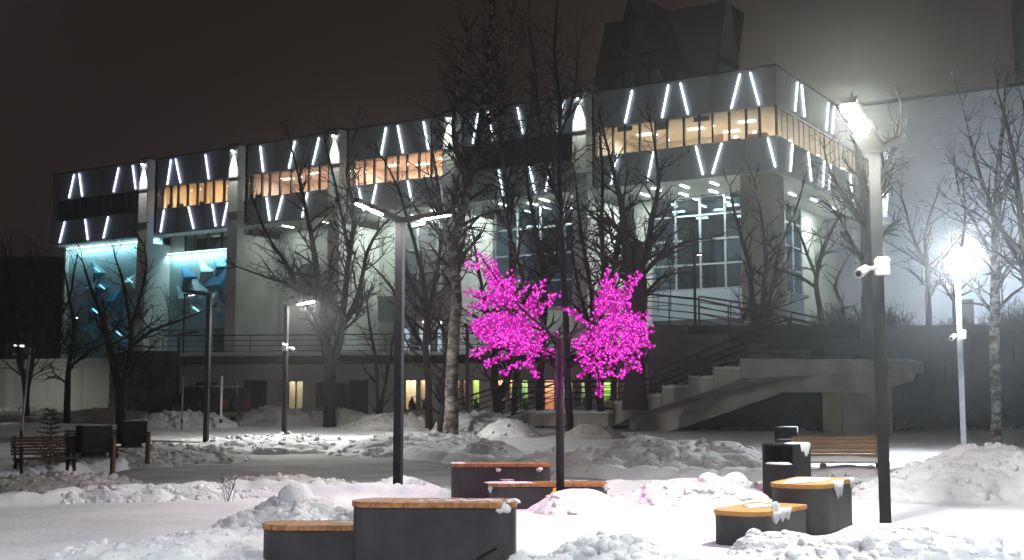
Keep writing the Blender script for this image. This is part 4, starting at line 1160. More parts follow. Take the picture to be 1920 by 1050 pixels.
# ------------------------------------------------------------------ the concrete stair
def stair():
    o = thing("concrete_staircase", "broad outdoor concrete stair with stepped parapet and landing on one thick pillar", "staircase", (0, 0, 0), 0)
    def Yf(px): return 53.0 + (px-880)/(1400-880)*(46.0-53.0) if px < 1400 else 46.0 + max(0, px-1650)*0.10
    def A(px, py, off=0.0): return at(px, py, Yf(px)+off)
    depth = np.array([0.5, 3.4, 0])
    # stepped parapet blocks, each an own solid
    tops = [(1390,1640,675,694),(1338,1390,692,709),(1291,1338,709,727),(1241,1291,727,745),(1194,1241,743,762),(1150,1194,757,774),(1060,1150,775,796),(968,1060,775,796),(933,968,784,803),(900,933,790,808)]
    low = lambda px: np.interp(px, [890, 968, 1150, 1180, 1326, 1390, 1439, 1640], [818, 799, 800, 781, 735, 710, 700, 697])
    for i, (x0, x1, yt, _) in enumerate(tops):
        pts = [A(x0, yt), A(x1-0.4, yt), A(x1-0.4, low(x1)), A(x0, low(x0))]
        MB().prism(pts, depth).build("parapet_step", M['stair'], o, bevel=0.03)
        s_ = MB()
        n = 10
        top = [A(x0+(x1-x0)*k/n, yt) for k in range(n+1)]
        rg = np.random.default_rng(40+i)
        th = 0.11 if x1-x0 < 100 else 0.06
        V = []; F = []
        for k in range(n+1):
            for m, (f, hh) in enumerate([(-0.02, -0.02), (-0.01, 0.5), (0.12, 1.0), (0.5, 1.1), (1.0, 0.4)]):
                p = top[k]+depth*f*np.array([1, 1, 1])+np.array([0, 0, th*hh*(1+rg.uniform(-.3, .3))])
                V.append(p)
        for k in range(n):
            for m in range(4): F.append((k*5+m, (k+1)*5+m, (k+1)*5+m+1, k*5+m+1))
        link("snow_cap", fast_mesh("snow_cap", V, np.array(F)), M['snow'], o, smooth=True)
    # curved stringer under it, set back
    upx = [1640, 1540, 1439, 1390, 1326, 1250, 1180, 1150, 968, 900]
    dn = [(1640,738),(1540,735),(1471,735),(1423,752),(1350,778),(1282,801),(1254,808),(1200,824),(1180,830)]
    pts = [A(x, low(x)-2, 0.35) for x in upx if x >= 1160]
    pts2 = [A(x, y, 0.35) for x, y in dn[::-1]]
    MB().prism(pts+pts2, depth*0.85).build("stringer", M['stair'], o)
    # dark block standing in for the shade under the lowest flight
    MB().prism([A(1200, 801, 0.9), A(910, 806, 0.9), A(905, 836, 0.9), A(1200, 838, 0.9)], depth*0.7).build("flight_underside", M['stairdark'], o)
    # landing right part, rounded off
    P = []
    for (px, dy) in [(1640,0),(1690,0.7),(1722,2.2),(1732,4.2),(1722,6.0),(1640,6.2)]:
        q = at(px, 686, 46.0+dy); P.append((q[0], q[1]))
    zt_ = A(1640, 675)[2]
    MB().plan(P, zt_-0.42, zt_-0.004).build("landing", M['stair'], o, bevel=0.06)
    snow_pad("snow_cap", o, P, zt_-0.01, 0.10, 5, M['grey_snow'], 0.01)
    q0 = at(1660, 700, 46.3); q1 = at(1718, 700, 47.3)
    MB().prism([(q0[0], q0[1], zt_-0.43), (q1[0], q1[1], zt_-0.43), (q1[0]-0.1, q1[1], zt_-0.75), (q0[0], q0[1], zt_-1.1)], (0.3, 2.4, 0)).build("bracket", M['stair'], o)
    # pillar: two faces, the greenish light on it put into their colours
    a = at(1541, 700, 47.0); c = at(1577, 700, 46.5); e = at(1672, 700, 47.2)
    zb = -0.1
    MB().plan([(a[0], a[1]), (c[0]-0.02, c[1]), (c[0]+0.6, c[1]+1.6), (a[0]+0.4, a[1]+1.6)], zb, zt_-0.425).build("pillar", pbr("greenish_lit_concrete", (0.20, 0.21, 0.14), (0.34, 0.33, 0.26), 0.9, 0.8, bump=0.4, bscale=7), o, bevel=0.03)
    MB().plan([(c[0]+0.02, c[1]+0.08), (e[0], e[1]), (e[0], e[1]+1.4), (c[0]+0.62, c[1]+1.6)], zb, zt_-0.425).build("pillar", pbr("paler_lit_concrete", (0.26, 0.265, 0.225), (0.40, 0.40, 0.355), 0.9, 0.7, bump=0.35, bscale=8), o, bevel=0.03)
    # steps of the flight behind the parapet
    st = [(940, 0.55), (1390, zt_-0.35)]
    n = 15
    for i in range(n):
        px0 = 940+(1390-940)*i/n; px1 = 940+(1390-940)*(i+1)/n
        p0 = A(px0, 700); p1 = A(px1, 700); z = 0.55+(zt_-0.35-0.55)*(i+1)/n
        MB().prism([(p0[0]+0.5, p0[1]+3.4, z-0.3), (p1[0]+0.5-0.01, p1[1]+3.4, z-0.3), (p1[0]+0.5+0.3-0.01, p1[1]+5.6, z-0.3), (p0[0]+0.5+0.3, p0[1]+5.6, z-0.3)], (0, 0, 0.3)).build("step", M['stair'], o)
    # upper flight to the raised terrace: side wall stepped
    for i, (x0, x1, yt) in enumerate([(1216, 1290, 612), (1290, 1368, 626), (1368, 1440, 643), (1440, 1520, 656), (1520, 1600, 668)]):
        y0 = 51.4
        pts = [at(x0, yt, y0), at(x1-0.4, yt, y0), at(x1-0.4, 735, y0), at(x0, 735, y0)]
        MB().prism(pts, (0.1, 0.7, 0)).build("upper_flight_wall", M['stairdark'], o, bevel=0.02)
    return zt_, Yf, A
ZT, YF, STA = stair()

# stair railings
MBK = M['blackmetal']
railing("stair_railing", "black handrail with three lower bars rising from the birch along the stair",
        [at(858, 793, 52.6), at(962, 760, 52.2), at(1160, 760, 51.4), at(1222, 755, 50.8), at(1400, 690, 49.8)], 1.0, 4, 1.9, MBK, 0.28, 0.022, "stair railings")
railing("stair_railing", "second black handrail on the near side of the lower stair flight",
        [at(935, 800, 51.6), at(1045, 762, 50.6), at(1150, 756, 50.0)], 0.98, 4, 2.0, MBK, 0.28, 0.022, "stair railings")
railing("stair_railing", "black railing climbing beside the landing in the middle of the stair",
        [at(1228, 748, 49.6), at(1310, 716, 48.9), at(1400, 680, 48.4), at(1480, 652, 48.4)], 1.15, 4, 1.7, MBK, 0.3, 0.024, "stair railings")
railing("stair_railing", "black railing along the rear edge of the stair landing",
        [at(1400, 672, 50.2), at(1540, 676, 50.2), at(1690, 680, 50.6)], 1.0, 4, 1.9, MBK, 0.25, 0.022, "stair railings")
railing("stair_railing", "black railing on top of the upper flight below the glazed hall",
        [at(1198, 600, 51.3), at(1312, 612, 51.3), at(1420, 636, 51.3), at(1545, 662, 51.3)], 1.15, 4, 1.5, MBK, 0.25, 0.024, "stair railings")
railing("stair_railing", "upper black railing crossing below the hall windows down to the right",
        [at(1310, 598, 53.4), at(1430, 615, 53.4), at(1540, 640, 53.4)], 1.0, 4, 1.4, MBK, 0.25, 0.022, "stair railings")
railing("stair_railing", "tall dark balcony railing at the hall windows behind the pink tree",
        [at(1186, 586, 56.5), at(1258, 580, 56.5)], 1.5, 4, 0.7, MBK, 0.2, 0.018, "stair railings")

# ------------------------------------------------------------------ snow banks
snow_bank("coarse pile of snow clods at the front edge between the bench blocks", 0.78, 11.2, 1.15, 0.80, 0.20, 0.1, 0.95, 3, 0.012, peaks=[(0.05,0.0,0.40,0.07)], cells=(3.0, 6.5, 15.0))
snow_bank("bright low pile of snow clods at the front in the right corner", 4.05, 12.6, 1.8, 0.95, 0.18, 0.0, 0.95, 5, 0.018, cells=(3.0, 6.5, 15.0))
snow_bank("little snow ridge against the wood topped low stool at right", 2.85, 13.1, 0.85, 0.42, 0.17, 0.35, 0.8, 6, 0.014, cells=(4.0, 8.0, 17.0))
snow_bank("ploughed heap with a tall pale lump behind the front bench block", -2.65, 15.3, 1.25, 0.75, 0.19, 0.0, 1.0, 7, 0.015, peaks=[(-0.05,0.0,0.085,0.17),(-0.12,0.05,0.30,0.10),(0.26,0.0,0.24,0.10)], cells=(3.0, 6.5, 14.0))
snow_bank("rough spread of small clods left of the front bench block", -3.1, 12.9, 2.0, 1.7, 0.15, 0.25, 1.0, 8, 0.025, cells=(3.6, 7.5, 16.0))
snow_bank("low clod ridge between the left lamp post and front bench block", -1.35, 14.9, 1.15, 0.55, 0.30, 0.0, 0.85, 9, 0.018, cells=(3.2, 7.0, 15.0))
snow_bank("big bright bank of clods right of the right lamp post", 8.0, 20.5, 2.6, 1.5, 0.58, 0.1, 1.0, 11, 0.03, peaks=[(0.0,0,0.8,0.14)], cells=(2.6, 5.5, 12.0))
snow_bank("ploughed ridge between the rear bench blocks and the litter bin", 2.9, 19.3, 1.75, 0.75, 0.24, 0.05, 0.95, 13, 0.018, peaks=[(0.12,0,0.10,0.12),(0.38,0.1,0.13,0.16),(0.62,0,0.1,0.12),(-0.4,0.1,0.08,0.08)], cells=(3.0, 6.5, 14.0))
snow_bank("long grey bank of snow below the concrete stair", 3.4, 28.0, 3.6, 1.6, 0.55, -0.05, 0.9, 17, 0.045, 'grey_snow', peaks=[(-0.13,0,0.5,0.18),(0.42,0,0.25,0.16)], cells=(2.0, 4.5, 9.0))
snow_bank("snow mound around the foot of the leaning birch", -2.9, 37.5, 3.3, 3.0, 0.38, 0.0, 0.5, 19, 0.05, cells=(1.6, 4.0, 9.0))
snow_bank("bright bank of ploughed snow behind the path at centre left", -7.2, 38.0, 3.4, 1.9, 0.30, 0.0, 0.6, 23, 0.05, cells=(1.8, 4.0, 9.0))
snow_bank("grey bank sloping down to the path beside the left benches", -9.9, 34.0, 2.5, 3.2, 0.28, 0.5, 0.45, 24, 0.05, 'grey_snow', cells=(1.6, 4.0, 9.0))
for i, (px, Y, a, h, lab) in enumerate([(40, 60, 4.0, 0.75, "far snow bank below the pale wall at far left"), (205, 59, 3.6, 0.7, "far snow bank under the trees before the stone wall"),
        (345, 52, 2.6, 0.75, "sunlit looking far bank in front of the parked car"), (520, 55, 2.2, 0.85, "far dark snow bank below the lit podium window"), (625, 55, 2.2, 0.7, "far snow bank around the big tree trunk by the barred door"),
        (740, 50, 2.4, 0.5, "far low snow bank before the warm shop windows"), (900, 50, 2.6, 0.7, "white bank of snow at the foot of the stair railing")]):
    lab = lab.replace("sunlit looking ", "bright ")
    P = at(px, 780, Y)
    snow_bank(lab, P[0], Y, a, 1.5, h*0.75, 0, 0.8, 30+i, 0.05, 'clod' if i in (2, 6) else 'grey_snow', cells=(1.6, 3.5, 8.0))
snow_bank("small dark snow mound under the stair", at(1110, 800, 44)[0], 44, 1.3, 1.0, 0.45, 0, 0.3, 41, 0.04, 'grey_snow')
snow_bank("dark rounded mound on the slope near the stair foot", at(925, 840, 34)[0], 34, 1.1, 0.8, 0.42, 0, 0.4, 42, 0.03, 'grey_snow')
snow_bank("pale pointed mound before the low stair wall", at(950, 810, 41)[0], 44.5, 1.4, 1.0, 0.6, 0, 0.3, 43, 0.04)
snow_bank("smooth rounded drift behind the left lamp post", at(745, 905, 21)[0], 22.1, 0.85, 0.5, 0.24, 0, 0.12, 44, 0.02)
snow_bank("smooth drift in front of the rear low bench block", at(1085, 950, 18)[0], 18.0, 0.95, 0.42, 0.30, 0, 0.10, 45, 0.015)
snow_bank("small heap with yellow tape at the foot of the pink tree", at(1045, 970, 17)[0], 17.55, 0.42, 0.32, 0.15, 0, 0.5, 46, 0.012)
snow_bank("small pointed drift at the right end of the front bench block", -0.02, 10.95, 0.75, 0.45, 0.15, 0.15, 0.10, 47, 0.012, peaks=[(0.18,0.05,0.10,0.13)])
snow_bank("clods around the legs of the left bench", at(100, 890, 24)[0], 23.3, 2.0, 1.0, 0.10, 0.3, 0.8, 48, 0.03, 'grey_snow', cells=(2.6, 5.5, 11.0))
snow_bank("snow ridge along the far side of the path behind the left benches", at(150, 870, 30)[0], 31, 2.3, 1.3, 0.25, 0.3, 0.6, 49, 0.04, 'grey_snow')
snow_bank("low row of clods along the near edge of the path at left", -5.6, 19.7, 2.6, 0.45, 0.14, 0.38, 0.9, 50, 0.022, cells=(3.2, 7.0, 15.0))
snow_bank("grey trodden bank between the path and the bright field at left", -4.2, 22.3, 1.9, 0.8, 0.15, 0.3, 0.7, 51, 0.025, 'grey_snow', cells=(2.6, 6.0, 13.0))
snow_bank("even snow bank before the wooden bench at right", at(1590, 880, 24)[0], 23.6, 1.6, 0.75, 0.30, 0, 0.25, 52, 0.025)

# ------------------------------------------------------------------ bench blocks
def rounded_plan(L, W, rl, rr, n=14):
    """outline, long axis x, centred; big rounding rl at the -x end, small rr at the +x end"""
    pts = []
    for cx, cy, r, a0 in ((-L/2+rl, -W/2+rl, rl, 180), (L/2-rr, -W/2+rr, rr, 270), (L/2-rr, W/2-rr, rr, 0), (-L/2+rl, W/2-rl, rl, 90)):
        for i in range(n+1):
            t = R(a0+90*i/n); pts.append((cx+r*math.cos(t), cy+r*math.sin(t)))
    return pts

def clip_strip(pts, x0, x1):
    def half(ps, x, keep_right):
        out = []
        for i in range(len(ps)):
            a, c = ps[i], ps[(i+1) % len(ps)]
            ia = (a[0] >= x) if keep_right else (a[0] <= x); ic = (c[0] >= x) if keep_right else (c[0] <= x)
            if ia: out.append(a)
            if ia != ic:
                t = (x-a[0])/(c[0]-a[0]); out.append((x, a[1]+t*(c[1]-a[1])))
        return out
    q = half(half(pts, x0, True), x1, False)
    o = []
    for p in q:
        if not o or math.hypot(p[0]-o[-1][0], p[1]-o[-1][1]) > 1e-4: o.append(p)
    return o

def bench_block(label, x, y, rot, L, W, H, rl, rr, wood, seed, sink=0.15):
    o = thing("bench_block", label, "bench", (x, y, 0), rot, "rounded bench blocks with plank tops")
    out = rounded_plan(L, W, rl, rr)
    inn = rounded_plan(L-0.03, W-0.03, rl-0.015, max(0.01, rr-0.015))
    b = MB(); b.plan(inn, -sink, H-0.052); b.build("shell", M['block'], o, smooth=False, bevel=0.006)
    rg = random.Random(seed)
    n = max(3, int(round(L/0.135))); w = L/n
    mats = [wood]
    for i in range(n):
        x0 = -L/2+i*w+0.002; x1 = x0+w-0.004
        q = clip_strip(out, x0, x1)
        if len(q) < 3: continue
        h = rg.uniform(-0.002, 0.002)
        MB().plan(q, H-0.05, H+h).build("plank", wood, o, bevel=0.003)
    return o

def hang(o, c, r, seed): return blob("snow_patch", M['snow'], o, c, r, seed, 12, 0.28)

bt = bench_block("tall bench block with plank top at the front centre", at(812, 940, 11.3)[0], 11.55, R(-2), 1.56, 0.55, 0.66, 0.27, 0.12, M['wood'], 1, 0.3)
hang(bt, (0.665, -0.255, 0.615), (0.045, 0.03, 0.05), 1); hang(bt, (0.70, -0.225, 0.60), (0.03, 0.025, 0.05), 2); hang(bt, (0.62, -0.265, 0.585), (0.03, 0.02, 0.02), 3)
hang(bt, (0.74, -0.10, 0.66), (0.06, 0.10, 0.025), 12)
for i in range(9):
    hang(bt, (-0.1+0.085*i, -0.1+0.04*((i*7) % 5), 0.663), (0.05+0.02*((i*3) % 3), 0.03, 0.008), 20+i)
MB().bar((0.42, -0.36, 0.16), (0.60, -0.34, 0.26), 0.025).build("bracket", M['blackmetal'], bt)
bl = bench_block("low bench block with plank top beside the tall front one at left", at(615, 980, 11.5)[0]-0.02, 11.9, R(-2), 1.35, 0.52, 0.415, 0.26, 0.12, M['wood'], 2, 0.3)
for i in range(4): hang(bl, (0.05+0.12*i, 0.02, 0.417), (0.06, 0.03, 0.007), 40+i)
bt2 = bench_block("tall bench block with plank top just left of the pink light tree", at(938, 875, 19.2)[0], 19.5, R(3), 1.60, 0.55, 0.60, 0.25, 0.14, M['wood'], 3, 0.5)
hang(bt2, (-0.68, -0.05, 0.602), (0.10, 0.16, 0.02), 51); hang(bt2, (0.60, -0.27, 0.50), (0.04, 0.03, 0.04), 52); hang(bt2, (-0.05, -0.275, 0.50), (0.035, 0.02, 0.03), 53)
hang(bt2, (0.1, -0.28, 0.35), (0.10, 0.02, 0.015), 54)
bl2 = bench_block("low bench block with snow dusted planks behind the pink tree pole", at(1028, 910, 18.2)[0], 18.55, R(2), 1.80, 0.55, 0.36, 0.2, 0.12, M['wood'], 4, 0.5)
hang(bl2, (-0.55, -0.18, 0.362), (0.32, 0.09, 0.022), 61); hang(bl2, (-0.85, -0.15, 0.27), (0.04, 0.06, 0.05), 62); hang(bl2, (0.86, -0.22, 0.30), (0.05, 0.05, 0.05), 63)
bt3 = bench_block("taller pale topped stool block beside the litter bin at right", at(1525, 905, 15.3)[0], 15.45, R(62), 1.5, 0.74, 0.585, 0.30, 0.05, M['wood2'], 5, 0.4)
bl3 = bench_block("lower pale topped stool block with snow on its right corner", at(1425, 955, 13.9)[0]+0.03, 14.15, R(55), 1.35, 0.68, 0.37, 0.28, 0.05, M['wood2'], 6, 0.4)
hang(bl3, (-0.28, -0.33, 0.32), (0.10, 0.06, 0.10), 81)
def drip(o, p, q, z, seed, depth=0.14, n=14, out=0.03):
    """ragged fringe of snow hanging over an edge from p to q"""
    rg = np.random.default_rng(seed); p = np.array(p, float); q = np.array(q, float)
    e = q-p; nrm = np.array([e[1], -e[0]])/np.linalg.norm(e)
    V = []; F = []
    for i in range(n+1):
        t = i/n; c = p+e*t; k = math.sin(math.pi*t)**0.5 if 0 < t < 1 else 0.05
        dz = depth*k*rg.uniform(0.45, 1.1); th = out*k*rg.uniform(0.7, 1.3)
        for (a, zz) in ((-2.5*th, 0.35*th), (0.2*th, 0.5*th), (1.0*th, -0.1*depth*k), (0.9*th, -0.6*dz), (0.1*th, -dz)):
            w = c+nrm*a; V.append((w[0], w[1], z+zz))
    for i in range(n):
        for m in range(4): F.append((i*5+m, (i+1)*5+m, (i+1)*5+m+1, i*5+m+1))
    return link("snow_patch", fast_mesh("snow_patch", V, np.array(F)), M['snow'], o, smooth=True)
drip(bt3, (-0.35, -0.375), (0.15, -0.375), 0.59, 71, 0.22, 16, 0.03)
drip(bt3, (0.5, -0.375), (0.74, -0.375), 0.59, 72, 0.16, 10, 0.03)
drip(bl3, (-0.25, -0.345), (0.15, -0.345), 0.375, 73, 0.16, 12, 0.03)
hang(bt3, (0.0, 0.05, 0.588), (0.55, 0.2, 0.010), 74)
hang(bl3, (0.2, 0.1, 0.372), (0.3, 0.12, 0.008), 75)

# ------------------------------------------------------------------ litter bins
def litter_bin(label, x, y, rot, snowy):
    o = thing("litter_bin", label, "litter bin", (x, y, 0), rot, "square anthracite litter bins")
    w = 0.27; H = 0.93
    b = MB()
    b.box(-w, -w+0.02, -w, w, -0.2, H-0.03).box(w-0.02, w, -w, w, -0.2, H-0.03).box(-w+0.02, w-0.02, w-0.02, w, -0.2, H-0.03)
    b.build("body", M['anthracite'], o, bevel=0.004)
    MB().box(-w+0.021, w-0.021, -w+0.004, -w+0.024, -0.2, 0.62).build("door", M['anthracite'], o, bevel=0.004)
    MB().box(-w, w, -w, w, H-0.028, H).build("lid", M['anthracite'], o, bevel=0.004)
    MB().box(-w+0.021, w-0.021, -w+0.025, w-0.025, 0.56, 0.60).build("tray", M['blackmetal'], o)
    snow_pad("snow_cap", o, [(-0.22, -0.262), (0, -0.264), (0.22, -0.262), (0.2, -0.16), (0, -0.14), (-0.2, -0.16)], 0.615, 0.03, 3)
    if snowy:
        drip(o, (w, -0.05), (w, 0.26), H, 91, 0.20, 14, 0.022)
        snow_pad("snow_cap", o, [(0.02, -0.1), (0.26, -0.2), (0.268, 0.0), (0.265, 0.26), (0.1, 0.265), (0.0, 0.1)], H-0.004, 0.022, 4)
    else:
        snow_pad("snow_cap", o, [(-0.2, -0.2), (0.24, -0.26), (0.26, 0.1), (0.2, 0.25), (-0.1, 0.22)], H-0.004, 0.02, 6)
        drip(o, (w, 0.05), (w, 0.26), H, 93, 0.14, 10, 0.02)
    return o
litter_bin("nearer square dark litter bin with snow stuck on its right corner", at(1478, 880, 18.8)[0], 18.9, R(-42), 1)
litter_bin("farther square dark litter bin peeking over the nearer bin", at(1474, 820, 30.5)[0], 30.5, R(-14), 0)

# ------------------------------------------------------------------ benches
def wood_bench(x, y, rot, L=1.75):
    o = thing("park_bench", "wooden slatted bench facing us with snow on its seat at right", "bench", (x, y, 0), rot)
    for k in range(6):
        z = 0.50+k*0.066; yy = 0.16+0.012*k
        MB().box(-L/2, L/2, yy, yy+0.03, z, z+0.0585).build("back_slat", M['slat'], o, bevel=0.006)
    for k in range(5):
        MB().box(-L/2, L/2, -0.34+0.095*k, -0.26+0.095*k, 0.40, 0.43).build("seat_slat", M['slat'], o, bevel=0.006)
    for sx in (-L/2+0.12, L/2-0.12):
        MB().bar((sx, 0.20, 0.40), (sx, 0.28, 0.90), 0.04, 0.05).build("back_support", M['blackmetal'], o)
        MB().box(sx-0.03, sx+0.03, -0.34, 0.2, 0.35, 0.396).build("seat_frame", M['blackmetal'], o)
        MB().bar((sx, -0.25, 0.35), (sx, -0.32, -0.1), 0.05).build("leg", M['blackmetal'], o)
        MB().bar((sx, 0.15, 0.35), (sx, 0.24, -0.1), 0.05).build("leg", M['blackmetal'], o)
    for sx in (-L/2+0.03, L/2-0.03):
        MB().bar((sx, -0.34, 0.62), (sx, 0.24, 0.66), 0.04, 0.05).build("armrest", M['blackmetal'], o)
    snow_strip("snow_cap", o, -L/2, L/2, -0.36, 0.15, 0.43, 0.10, 8, 60, 12)
    snow_strip("snow_cap", o, -L/2, L/2, 0.205, 0.265, 0.885, 0.025, 9, 60, 6)
    return o
wood_bench(at(1590, 850, 23)[0], 23.6, R(-3))

def box_bench(label, x, y, rot):
    o = thing("box_bench", label, "bench", (x, y, 0), rot, "dark slatted benches with a box at one end")
    L = 1.75
    for k in range(6):
        z = 0.50+k*0.062; yy = 0.22+0.02*k
        MB().box(0, L*0.92, yy, yy+0.025, z, z+0.052).build("back_slat", M['darkslat'], o, bevel=0.005)
    for k in range(6):
        MB().box(0.02, L, -0.32+0.088*k, -0.245+0.088*k, 0.42, 0.45).build("seat_slat", M['darkslat'], o, bevel=0.005)
    for sx in (0.08, 1.1):
        MB().box(sx-0.025, sx+0.025, -0.34, 0.25, 0.37, 0.416).build("seat_frame", M['blackmetal'], o)
        MB().bar((sx, -0.22, 0.37), (sx+0.0, -0.40, -0.05), 0.05, 0.07).build("leg", M['blackmetal'], o)
        MB().bar((sx, 0.14, 0.37), (sx, 0.32, -0.05), 0.05, 0.07).build("leg", M['blackmetal'], o)
        MB().bar((sx, 0.22, 0.40), (sx, 0.36, 0.88), 0.035, 0.05).build("back_support", M['blackmetal'], o)
    MB().box(0.03, 0.09, -0.34, 0.28, 0.64, 0.68).build("armrest", M['blackmetal'], o)
    MB().box(0.03, 0.09, -0.34, -0.29, 0.42, 0.639).build("armrest_post", M['blackmetal'], o)
    # black box and its wooden end board
    MB().plan([(1.25, -0.28), (1.85, -0.28), (1.85, 0.24), (1.25, 0.24)], 0.53, 1.08).build("box", M['blackmetal'], o, bevel=0.01)
    MB().box(1.35, 1.75, -0.2, 0.16, 0.451, 0.529).build("box_foot", M['blackmetal'], o)
    snow_strip("snow_cap", o, 1.25, 1.85, -0.28, 0.24, 1.08, 0.03, 12, 20, 10)
    MB().box(1.80, 1.86, -0.50, -0.32, 0.02, 0.82).build("end_board", M['endboard'], o, bevel=0.005)
    return o
p = at(22, 880, 24.0); box_bench("dark slatted bench with a black box, nearest at the left edge", p[0]-0.05, 24.2, R(36))
p = at(135, 860, 29.5); box_bench("dark slatted bench with a black box, second one behind the first", p[0]-0.15, 29.6, R(36))

# ------------------------------------------------------------------ lamp posts
def lamp_post(label, x, y, h, arms, w=0.14, mat=None, box_dir=None, base=None, box_z=3.35, head=1.05):
    z0 = G(x, y)-0.3 if base is None else base-0.3
    zg = 0.0 if base is None else base
    o = thing("lamp_post", label, "street lamp", (x, y, 0), 0, "park lamp posts")
    mat = mat or M['anthracite']
    top = zg+h
    MB().box(-w/2, w/2, -w/2, w/2, z0, top).build("pole", mat, o, bevel=0.008, rot=R(-18) if w > 0.1 else 0)
    for (dx, dy, ln, tilt, lit) in arms:
        n = math.hypot(dx, dy); d = np.array([dx/n*math.cos(R(tilt)), dy/n*math.cos(R(tilt)), math.sin(R(tilt))])
        a = np.array([-dy/n, dx/n, 0]); u = np.cross(d, a)
        if u[2] < 0: u = -u
        p0 = np.array([0, 0, top-0.05])
        wd = w*head if lit is not M['lampwhite'] else w*1.05
        b = MB(); q0 = p0-a*wd/2-u*0.045; 
        b.prism([q0, q0+a*wd, q0+a*wd+u*0.09, q0+u*0.09], d*ln)
        arm = b.build("arm", mat, o, bevel=0.008)
        for k in (0, 1):
            s0 = ln*(0.40+0.30*k); s1 = s0+ln*0.27
            pts = []
            for i in range(16):
                t = 2*math.pi*i/16
                pts.append(p0 + d*((s0+s1)/2 + (s1-s0)/2*np.sign(math.cos(t))*abs(math.cos(t))**0.7) + a*(wd*0.36*np.sign(math.sin(t))*abs(math.sin(t))**0.7) - u*0.0465)
            MB().prism(pts, -u*0.003).build("led_module", lit, arm)
    if box_dir is not None:
        z = zg+box_z; sx = box_dir
        b = MB().box(-0.09, 0.09, -w*0.9-0.12, -w*0.9, z-0.10, z+0.08)
        b.build("camera_box", M['whiteplastic'], o, bevel=0.012)
        MB().tube([(sx*0.09, -w*0.9-0.06, z), (sx*0.22, -w*0.9-0.12, z-0.02), (sx*0.27, -w*0.9-0.14, z-0.03)], [0.03, 0.03, 0.055], 10).build("camera_arm", M['whiteplastic'], o, smooth=True)
        cam_p = MB().tube([(sx*0.24, -w*0.9-0.13, z-0.025), (sx*0.38, -w*0.9-0.28, z-0.10)], [0.06, 0.065], 12).build("camera", M['whiteplastic'], o)
        MB().tube([(sx*0.381, -w*0.9-0.281, z-0.1005), (sx*0.39, -w*0.9-0.29, z-0.105)], 0.04, 12).build("lens", M['blackmetal'], cam_p)
        snow_pad("snow_cap", o, [(-0.09, -w*0.9-0.12), (0.09, -w*0.9-0.12), (0.09, -w*0.9), (-0.09, -w*0.9)], z+0.08, 0.05, 4)
    return o
p = at(748, 700, 21.5)
lamp_post("tall dark lamp post with two lit arms at centre left, by the front blocks", p[0], 21.5, 4.86, [(-0.62,-0.78,1.15,11,M['lampwhite']), (1.0,-0.12,0.95,8,M['lampwhite'])])
p = at(1652, 700, 16.2)
lamp_post("tall dark lamp post with a blinding lit arm and white camera at right", p[0], 16.2, 5.02, [(-0.55,-0.83,1.25,22,M['lampwide']), (0.60,0.80,1.15,19,M['lampwhite'])], box_dir=-1, w=0.15, head=2.0)
p = at(1802, 700, 33)
lamp_post("pale grey lamp post with a round white glare beyond the bright bank", p[0], 33, 5.05, [(-0.25,-0.95,1.05,40,M['lampcool']), (0.3,0.95,1.15,10,M['lampwhite'])], mat=M['pale_pole'], box_dir=-1, head=2.2)
p = at(535, 700, 41)
lamp_post("dark lamp post with a lit arm and white camera before the podium", p[0], 41, 4.85, [(0.95,-0.15,1.0,10,M['lampfar'])], box_dir=1)
p = at(389, 700, 38)
lamp_post("dark lamp post with an almost unlit arm before the parked car", p[0], 38, 4.95, [(-0.9,-0.5,0.85,8,M['blackmetal'])])
o = bpy.data.objects  # small dim light at that arm's tip
q = at(363, 557, 37.7)
p = at(334, 700, 57)
lamp_post("distant dark lamp post with an unlit arm near the stone wall", p[0], 57, 4.35, [(0.9,0.3,0.9,8,M['blackmetal'])], w=0.11, base=0.4)
p = at(344, 640, 67)
lamp_post("thin dark lamp post standing on the terrace before the relief wall", p[0], 67, 3.6, [(0.95,-0.2,0.6,3,M['lampdim'])], w=0.09, base=PTOP)
p = at(1303, 560, 55.5)
lamp_post("slim lamp post with a small lit head before the hall windows", p[0], 55.5, 3.6, [(0.9,-0.4,0.35,3,M['lampdim'])], w=0.12, base=RT)
p = at(876, 700, 50)
lamp_post("plain dark post beside the leaning birch", p[0], 50, 4.3, [(-0.3,0.9,0.5,4,M['blackmetal'])], w=0.12, base=0.4)
p = at(55, 700, 62)
lamp_post("far small lamp post in front of the pale wall", p[0], 62.0, 4.0, [(-0.7,-0.3,0.8,6,M['lampwhite'])], w=0.10, base=0.4)
p = at(140, 700, 70)
lamp_post("far small lamp among the dark trees at left", p[0], 70, 5.9, [(0.4,-0.9,0.5,4,M['lampdim'])], w=0.10, base=0.5)
# assumed lamp out of view beyond the left edge, added to light the pale wall
p = at(-90, 700, 63)
lamp_post("assumed street lamp beyond the left end of the pale wall", p[0], 63, 5.0, [(0.9,0.2,1.0,4,M['lampdim'])], w=0.12, base=0.4)

# assumed lamps just outside the frame on either side, added to light the snow
lamp_post("assumed lamp post just beyond the left edge of the view", -5.6, 6.6, 5.0, [(0.95,0.25,1.2,6,M['lampassumed']), (0.3,-0.9,1.2,6,M['lampassumed'])], base=0.0)
lamp_post("assumed lamp post just beyond the right edge of the view", 5.4, 6.2, 5.0, [(-0.9,0.35,1.2,6,M['lampassumed']), (0.5,0.8,1.2,6,M['lampassumed'])], base=0.0)

